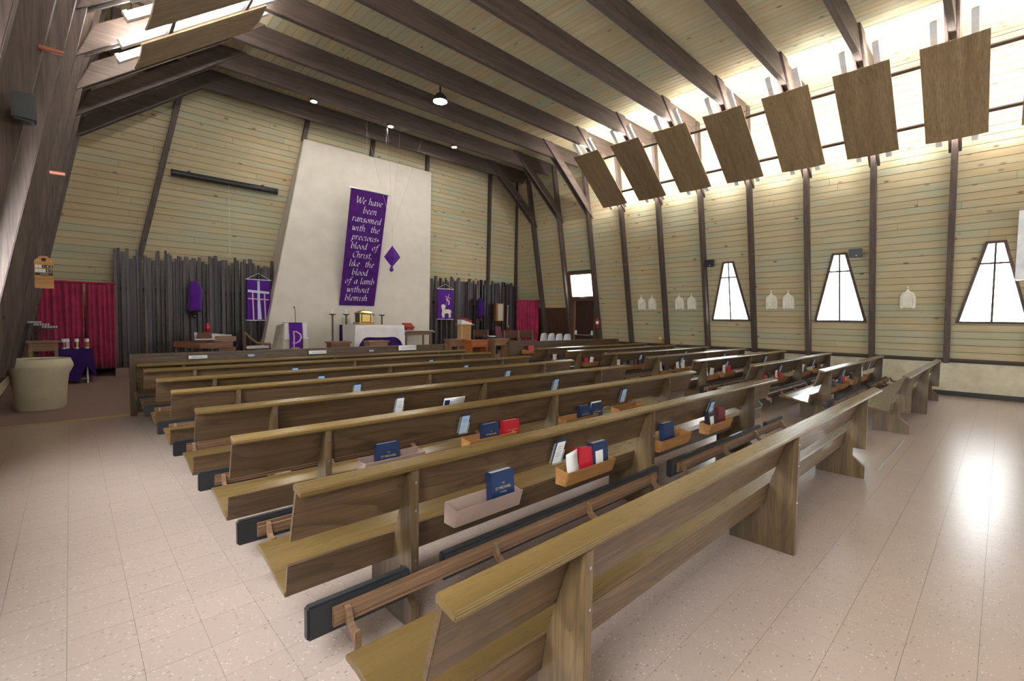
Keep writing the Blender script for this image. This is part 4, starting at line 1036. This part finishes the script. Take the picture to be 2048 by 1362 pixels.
obj('hook', MB().lathe([(.05, 0), (.05, .012), (.015, .05)], (11.645, 12.5, 1.9), 10), 'steel', t)
# ------------------------------------------------------------------ organ
t = thing('organ', 'walnut electric organ with sloped lid and music stand before the left slat screen', 'organ', (2.0, 11.3, PZ))
obj('keyboard_case', MB().add([(1.45, 11.15, .80), (1.86, 10.95, .76), (2.44, 10.98, .76), (2.54, 11.5, .78), (1.53, 11.55, .80), (1.45, 11.15, .90), (1.86, 10.95, .865), (2.44, 10.98, .895), (2.54, 11.5, .90), (1.53, 11.55, .90)],
    [(4, 3, 2, 1, 0), (5, 6, 7, 8, 9), (0, 1, 6, 5), (1, 2, 7, 6), (2, 3, 8, 7), (3, 4, 9, 8), (4, 0, 5, 9)]), 'walnut', t, bevel=.006)
obj('console', MB().prism([(2.10, .89), (2.53, .89), (2.53, .995), (2.20, .995)], 1, 11.1, 11.5), 'walnut', t, bevel=.004)
obj('white_lid', MB().add([(1.80, 11.12, .93), (2.16, 11.12, .93), (2.54, 11.5, .998), (1.85, 11.5, 1.06), (1.80, 11.12, .945), (2.16, 11.12, .945), (2.54, 11.5, 1.013), (1.85, 11.5, 1.075)], [(0, 3, 2, 1), (4, 5, 6, 7), (0, 1, 5, 4), (1, 2, 6, 5), (2, 3, 7, 6), (3, 0, 4, 7)]), 'white_plastic', t)
obj('music_stand', MB().add([(1.80, 11.1, .90), (2.10, 11.1, .88), (2.12, 11.28, 1.08), (1.88, 11.28, 1.08), (1.80, 11.115, .90), (2.10, 11.115, .88), (2.12, 11.295, 1.08), (1.88, 11.295, 1.08)], [(0, 1, 2, 3), (7, 6, 5, 4), (0, 4, 5, 1), (1, 5, 6, 2), (2, 6, 7, 3), (3, 7, 4, 0)]), 'leather_brown', t)
for x in (1.50, 1.9, 2.42): obj('leg', MB().tube([(x+.03, 11.25, PZ), (x, 11.2, .80)], .025, 8), 'walnut', t)
obj('side_panel', MB().box(2.20, 2.50, 11.02, 11.06, .62, .78), 'walnut', t)
t = thing('sanctuary_lamp', 'tall red glass votive on the organ', 'candle', (2.08, 11.42, 1.06))
obj('glass', MB().lathe([(.04, 0), (.046, .03), (.046, .19), (.042, .2)], (2.08, 11.45, 1.065), 14), 'red_glass', t, smooth=1); obj('foot', MB().lathe([(.05, -.012), (.05, .0)], (2.08, 11.45, 1.068), 14), 'gold', t)
# ------------------------------------------------------------------ font, tables at the left
t = thing('baptismal_font', 'round concrete font with green water standing on the carpet', 'font', (-.335, 9.62, .025))
obj('bowl', MB().lathe([(.255, 0), (.272, .03), (.285, .30), (.31, .50), (.36, .61), (.357, .65), (.328, .73), (.26, .735), (.23, .72), (.02, .69)], (-.335, 9.62, .036), 36, 1.0, 1.0), 'font_concrete', t, smooth=1)
obj('water', MB().lathe([(.01, .0), (.20, .0), (.20, .006), (.01, .008)], (-.335, 9.62, .748), 28), 'teal_water', t)
t = table('votive_table', 'small oak table carrying black votive candle racks behind the font', 'table', -.50, -.12, 10.15, 10.45, .06, 1.0, 'stool_wood', apron=.13)
tiers = ((-.49, -.32, 10.40, 1.27), (-.42, -.23, 10.31, 1.235), (-.33, -.14, 10.22, 1.20))
for k, (x0, x1, y, z) in enumerate(tiers):
    t = thing('votive_rack', f'black wire votive rack with small lights, {["back and highest", "middle", "front and lowest"][k]}', 'candle rack', ((x0+x1)/2, y, 1.0), 'black votive racks')
    for x in (x0, x1): obj('post', MB().box(x-.006, x+.006, y-.006, y+.006, 1.0, z), 'black_plastic', t)
    obj('tray', MB().box(x0, x1, y-.05, y+.05, z-.02, z), 'black_plastic', t)
    for i in range(6):
        x = x0+.02+(x1-x0-.04)*i/5; obj('candle_cup', MB().lathe([(.012, 0), (.014, .03)], (x, y, z), 8), 'clear_glass', t)
t = thing('purple_table', 'small folding table under a purple cloth beside the burgundy curtain', 'table', (.1, 12.1, .11))
obj('cloth', MB().add([(-.20, 11.9, .76), (.30, 11.9, .76), (.30, 12.3, .76), (-.20, 12.3, .76), (-.24, 11.86, .22), (.10, 11.84, .15), (.34, 11.86, .22), (.36, 12.32, .24), (-.24, 12.32, .24), (.20, 11.85, .46)],
    [(0, 1, 2, 3), (0, 4, 5, 9), (0, 9, 1), (1, 9, 6), (1, 6, 7, 2), (2, 7, 8, 3), (3, 8, 4, 0)]), 'purple_deep', t)
for q in ((-.18, 11.92, .28), (.22, 11.92, -.14)): obj('leg', MB().tube([(q[0], q[1], .11), (q[0]-.0*q[2], q[1]+.05, .75)], .014, 8), 'white_metal', t)
obj('brace', MB().tube([(-.2, 11.95, .2), (.25, 11.95, .2)], .008, 6), 'steel', t)
for k, (x, y) in enumerate(((-.10, 12.0), (-.05, 12.12), (.08, 12.02), (.22, 12.02))):
    t = thing('picture_candle', f'tall glass candle with coloured picture on the purple table, {["leftmost", "second from left, set back", "third from left", "rightmost"][k]}', 'candle', (x, y, .762), 'picture candles on the purple table')
    obj('glass', MB().lathe([(.030, 0), (.034, .01), (.034, .17), (.028, .19)], (x, y, .763), 14), 'white_plastic', t, smooth=1)
    obj('picture', MB().lathe([(.0348, .03), (.0348, .13)], (x, y, .763), 14), ['copper', 'pink_ribbon', 'brass', 'orange_wood'][k], t, smooth=1)
# hymn board
hy = 8.02
t = thing('hymn_board', 'light wooden hymn board with number cards on a left wall post', 'hymn board', (-.20, hy, 1.72))
hx0, hx1 = -.30, -.135
obj('board', MB().prism([(hx0, 1.73), (hx1, 1.73), (hx1, 2.06), ((hx0+hx1)/2+.03, 2.12), ((hx0+hx1)/2-.03, 2.12), (hx0, 2.06)], 1, hy, hy+.02), 'honey_wood', t, bevel=.003)
for k, z in enumerate((1.76, 1.80, 1.84)): obj('slot_rail', MB().box(hx0, hx1, hy-.012, hy, z, z+.012), 'honey_wood', t)
obj('name_strip', MB().box(hx0+.005, hx1-.005, hy-.006, hy, 1.885, 1.915), 'black_plastic', t)
lettering('lettering', 'HYMNS', .022, 'paper', t, ((hx0+hx1)/2, hy-.0075, 1.90), (1, 0, 0), (0, 0, 1))
for r_, (z, txt) in enumerate(((1.99, '142'), (1.94, '37'))):
    for i in range(5):
        x = hx0+.006+i*.031
        ch = txt[i-5+len(txt)] if i >= 5-len(txt) else ''
        obj('number_card', MB().box(x, x+.028, hy-.006, hy-.003, z-.018, z+.022), 'black_plastic' if ch else 'paper', t)
        if ch: lettering('numeral', ch, .042, 'paper', t, (x+.014, hy-.0075, z), (1, 0, 0), (0, 0, 1))
obj('emblem', MB().tube([((hx0+hx1)/2, hy-.008, 2.075), ((hx0+hx1)/2, hy, 2.075)], .022, 10), 'black_plastic', t)
# ------------------------------------------------------------------ right wall fittings
t = struct(obj('door_1', MB().box(12.69, 13.1, 9.36, 9.43, 0, 2.16).box(12.69, 13.1, 10.29, 10.46, 0, 2.16).box(12.69, 13.1, 9.43, 10.29, 2.09, 2.16), 'trim_brown'))
obj('door_leaf', MB().box(12.74, 12.79, 9.43, 10.29, .01, 2.09), 'door_wood', t)
obj('jamb', MB().box(12.71, 12.745, 10.22, 10.29, 0, 2.09), 'chair_oak', t)
pb = obj('panic_bar', MB().tube([(12.68, 9.50, 1.0), (12.66, 9.58, .93), (12.66, 10.12, .93), (12.68, 10.18, .96)], .013, 8), 'steel', t, smooth=1)
for y in (9.49, 10.19): obj('bar_mount', MB().box(12.69, 12.74, y-.03, y+.03, .93, 1.08), 'white_metal', t)
w = struct(obj('window_9', MB().prism([(12.67, 2.16), (13.0, 2.16), (12.85, 3.07), (12.50, 3.07)], 1, 9.36, 9.45).prism([(12.67, 2.16), (13.0, 2.16), (12.85, 3.07), (12.50, 3.07)], 1, 10.33, 10.47)
    .prism([(12.67, 2.16), (13.0, 2.16), (12.98, 2.24), (12.655, 2.24)], 1, 9.45, 10.33).prism([(12.52, 2.97), (12.85, 2.97), (12.83, 3.07), (12.50, 3.07)], 1, 9.45, 10.33), 'trim_brown'))
pn = obj('pane', MB().prism([(12.70, 2.23), (12.708, 2.23), (12.568, 2.98), (12.56, 2.98)], 1, 9.44, 10.34), 'frosted_pane', w)
pn.data.materials.append(MATS['pane_edge'])
for p_ in pn.data.polygons: p_.material_index = 0 if p_.normal.x < -.5 else 1
lettering('lettering', 'LIBERTAS', .075, 'white_plastic', t, (12.655, 9.86, 2.20), (0, -1, 0), (-.19, 0, 1))
mb = MB(); leanbox(mb, -.005, .02, 10.50, 13.3, .3, 1.81, 1); obj('brown_panel', mb, 'brown_board', walls[1])
mb = MB(); leanbox(mb, -.012, .02, 10.50, 12.1, 1.80, 1.83, 1); obj('panel_trim', mb, 'beam_y', walls[1])
mb = MB(); leanbox(mb, -.005, .02, 8.6, 13.3, .3, 1.45, -1); obj('brown_panel', mb, 'brown_board', walls[-1])
# fire extinguisher on the post next to the door
xe, ye = 12.60, 9.20
t = thing('fire_extinguisher', 'red fire extinguisher with white label hanging right of the door', 'extinguisher', (xe, ye, 1.2), None)
obj('cylinder', MB().lathe([(.05, 0), (.058, .015), (.058, .24), (.045, .28), (.02, .30), (.02, .325)], (xe, ye, 1.20), 14), 'red_paint', t, smooth=1)
obj('label_band', MB().lathe([(.0588, .12), (.0588, .21)], (xe, ye, 1.20), 14), 'paper', t); obj('valve', MB().box(xe-.015, xe+.015, ye-.05, ye+.03, 1.52, 1.56), 'black_plastic', t)
obj('hose', MB().tube([(xe, ye-.04, 1.54), (xe-.01, ye-.08, 1.46), (xe-.01, ye-.075, 1.32)], .009, 6), 'black_plastic', t)
obj('bracket', MB().box(xe+.05, xin(1.4)+.03, ye-.02, ye+.02, 1.38, 1.42), 'steel', t)
# stations of the cross
arch = lambda w, h, n=10: [(-w/2, 0), (w/2, 0), (w/2, h*.62)] + [(w/2*math.cos(a), h*.62+h*.38*math.sin(a)) for a in [math.pi*k/n for k in range(1, n)]] + [(-w/2, h*.62)]
def plaque(y, z, w, label, seed):
    t = thing('station_plaque', label, 'plaque', wp(y, z, 1, -.04), 'ivory relief plaques on the right wall'); r = random.Random(seed)
    def ext(name, pts, o0, o1, mat='plaster_ivory'):
        vs = [wp(y+a, z+b, 1, o) for o in (o0, o1) for a, b in pts]; n = len(pts)
        return obj(name, MB().add(vs, [tuple(range(n)), tuple(range(2*n-1, n-1, -1))]+[((i+1) % n, i, i+n, (i+1) % n+n) for i in range(n)]), mat, t)
    outer = [(-w/2, .0), (-w*.38, -.025), (-w*.2, .0), (0, -.012), (w*.2, 0), (w*.38, -.025), (w/2, 0), (w/2, .215), (w*.36, .30), (w*.12, .335), (w*.07, .37), (-w*.07, .37), (-w*.12, .335), (-w*.36, .30), (-w/2, .215)]
    ext('tablet', outer, -.026, -.002)
    vs = []; a_in, a_out = arch(w*.72, .27), arch(w*.86, .295); n = len(a_in)
    for o in (-.056, -.026): vs += [wp(y+a, z+.022+b, 1, o) for a, b in a_out] + [wp(y+a, z+.03+b, 1, o) for a, b in a_in]
    fs = []
    for i in range(n):
        j = (i+1) % n; fs += [(i, j, n+j, n+i), (2*n+i, 3*n+i, 3*n+j, 2*n+j), (i, 2*n+i, 2*n+j, j), (n+i, n+j, 3*n+j, 3*n+i)]
    obj('arch_moulding', MB().add(vs, fs), 'plaster_ivory', t)
    for k in range(3):
        a = (-.24+.24*k+r.uniform(-.05, .05))*w; hh = r.uniform(.12, .19)
        ext('figure', [(a-.022, .035), (a+.024, .035), (a+.030, .035+hh*.6), (a+.012, .035+hh*.72), (a+.014, .035+hh), (a-.012, .035+hh), (a-.012, .035+hh*.72), (a-.028, .035+hh*.55)], -.052, -.026)
    ext('cross', [(-.006, .36), (.006, .36), (.006, .405), (.024, .405), (.024, .415), (.006, .415), (.006, .44), (-.006, .44), (-.006, .415), (-.024, .415), (-.024, .405), (-.006, .405)], -.02, -.008)
pls = [(7.67, 'first from the altar end'), (7.31, 'second from the altar end'), (6.45, 'third from the altar end'), (6.08, 'fourth from the altar end'), (4.02, 'left one between the two smaller windows'), (3.64, 'right one between the two smaller windows'), (1.40, 'standing alone right of the middle window')]
for i, (y, s_) in enumerate(pls): plaque(y, 1.80, .255, f'ivory relief plaque on the right wall, {s_}', i)
# loudspeakers
def speaker(p, s, label, sz=(.11, .25, .17)):
    t = thing('loudspeaker', label, 'loudspeaker', p, 'black loudspeakers on the walls'); x, y, z = p
    obj('cabinet', MB().add([(x-s*sz[0], y-sz[1]/2, z-.02), (x-s*sz[0], y+sz[1]/2, z-.02), (x, y+sz[1]*.35, z), (x, y-sz[1]*.35, z), (x-s*sz[0]*1.2, y-sz[1]/2, z+sz[2]), (x-s*sz[0]*1.2, y+sz[1]/2, z+sz[2]), (x, y+sz[1]*.35, z+sz[2]), (x, y-sz[1]*.35, z+sz[2])], [(0, 3, 2, 1), (4, 5, 6, 7), (0, 1, 5, 4), (1, 2, 6, 5), (2, 3, 7, 6), (3, 0, 4, 7)]), 'black_plastic', t, bevel=.012)
    obj('badge', MB().box(x-s*sz[0]*1.12-.012, x-s*sz[0]*1.12, y-.03, y-.01, z+.01, z+.03), 'white_plastic', t)
    obj('bracket', MB().box(min(x, x+s*.14), max(x, x+s*.14), y-.02, y+.02, z+.05, z+.09), 'black_plastic', t)
speaker((12.44, 5.43, 2.91), 1, 'black loudspeaker left of the farthest trapezoid window')
speaker((12.44, 2.26, 2.89), 1, 'black loudspeaker right of the middle trapezoid window')
t = thing('loudspeaker', 'black loudspeaker on a left wall post', 'loudspeaker', (-.18, 4.27, 2.62), 'black loudspeakers on the walls')
obj('cabinet', MB().box(-.235, -.125, 4.20, 4.33, 2.62, 2.79), 'black_plastic', t, bevel=.012); obj('bracket', MB().box(-.20, -.16, 4.32, 4.38, 2.68, 2.72), 'black_plastic', t)
# ------------------------------------------------------------------ lamps under the ceiling
for k, x in enumerate((4.08, 5.99, 7.97)):
    y = 10.88
    t = thing('downlight', f'small round ceiling downlight before the altar wall, {["left", "middle", "right"][k]} of three', 'ceiling lamp', (x, y, 6.26), 'ceiling downlights')
    obj('housing', MB().lathe([(.075, 0), (.08, .02), (.08, .20), (.04, .22), (.04, .318)], (x, y, 6.26), 16), 'bronze', t, smooth=1)
    obj('lens', MB().lathe([(.065, -.004), (.065, .0)], (x, y, 6.26), 16), 'downlight_glow', t)
t = thing('spot_lamp', 'black floodlight on a short stem between two ceiling beams', 'ceiling lamp', (5.95, 8.72, 6.15))
obj('stem', MB().tube([(6.0, 8.72, 6.578), (6.0, 8.72, 6.38)], .018, 8), 'black_plastic', t); obj('rose', MB().lathe([(.07, 0), (.07, .018)], (6.0, 8.72, 6.56), 14), 'black_plastic', t)
obj('hood', MB().lathe([(.17, 0), (.175, .02), (.11, .13), (.04, .19)], (6.0, 8.72, 6.19), 6), 'black_plastic', t); obj('lens', MB().lathe([(.15, -.006), (.15, .0)], (6.0, 8.72, 6.19), 14), 'lamp_glow', t)
obj('arm', MB().tube([(6.1, 8.66, 6.22), (6.32, 8.55, 6.14)], .008, 6), 'black_plastic', t)
# ------------------------------------------------------------------ white shell chairs near the door
for k in range(4):
    y = 11.60-.37*k; x = 12.42
    t = thing('shell_chair', f'white plastic shell chair below the brown wall panel, {["nearest the curtain", "second from the curtain", "third from the curtain", "nearest the door"][k]}', 'chair', (x, y, .13), 'white shell chairs')
    vs = []; fs = []
    for j in range(7):
        v = j/6; z = .55+.40*v; w = .17*(1-.25*v**3)
        for i in range(7):
            u = -1+2*i/6; vs.append((x+.22-.05*u*u+.05*v, y+u*w, z-.03*u*u*(v > .9)))
    n = len(vs); vs += [(a+.012, b, c_) for a, b, c_ in vs]
    for j in range(6):
        for i in range(6): a = j*7+i; fs += [(a, a+1, a+8, a+7), (n+a, n+a+7, n+a+8, n+a+1)]
    obj('backrest', MB().add(vs, fs), 'white_plastic', t, smooth=2); obj('seat', MB().box(x-.18, x+.2, y-.17, y+.17, .53, .56), 'white_plastic', t, bevel=.012)
    for a in (-.15, .16):
        for b in (-.14, .14): obj('leg', MB().tube([(x+a, y+b, .13), (x+a*.9, y+b*.9, .54)], .011, 6), 'steel', t)
# ------------------------------------------------------------------ copper pipe stubs on the posts
def stub(p, q, label): tag(recentre(obj('copper_pipe', MB().tube([p, q], .016, 10), 'copper', smooth=1)), label, 'pipe', 'copper pipe stubs on the posts')
stub((-.11, 4.36, 3.15), (.008, 4.36, 3.15), 'copper pipe stub on a left wall post, upper one')
stub((-.10, 5.58, 2.62), (-.005, 5.58, 2.62), 'copper pipe stub on a left wall post, lower one')
for y, z, s_ in ((8.02, 3.15, 'farthest'), (4.36, 3.13, 'middle'), (.70, 3.10, 'nearest')): stub((12.40, y, z), (12.29, y, z), f'small copper pipe stub on a right wall post, {s_} of three')
tag(recentre(obj('cable', MB().tube([(11.5, YB0, 6.335), (11.5, 11.7, 6.345)], .006, 5), 'black_plastic')), 'thin dark cable running along the right wall top above the panels', 'cable')
tag(recentre(obj('metal_strip', MB().box(5.74, 7.43, .782, .796, 0, .004), 'steel')), 'thin bright metal strip lying on the floor across the right aisle', 'floor strip')
t = thing('wall_cupboard', 'cream cupboard fixed high on the right wall at the picture edge', 'cupboard', (12.45, -.5, 2.27))
obj('case', MB().prism([(12.36, 2.27), (12.68, 2.27), (12.45, 3.45), (12.05, 3.45)], 1, -.95, -.12), 'cream_wall', t, bevel=.01); obj('edge', MB().prism([(12.34, 2.27), (12.36, 2.27), (12.05, 3.45), (12.03, 3.45)], 1, -.95, -.11), 'white_metal', t)
# ledge items on the right wall
t = thing('tissue_box', 'orange box with a white tissue on the low wall ledge', 'tissue box', (12.78, 7.02, .88))
obj('box', MB().box(12.72, 12.84, 6.96, 7.10, .80, .90), 'honey_wood', t); obj('tissue', MB().lathe([(.03, 0), (.05, .02), (.01, .07)], (12.78, 7.03, .90), 6), 'paper', t)
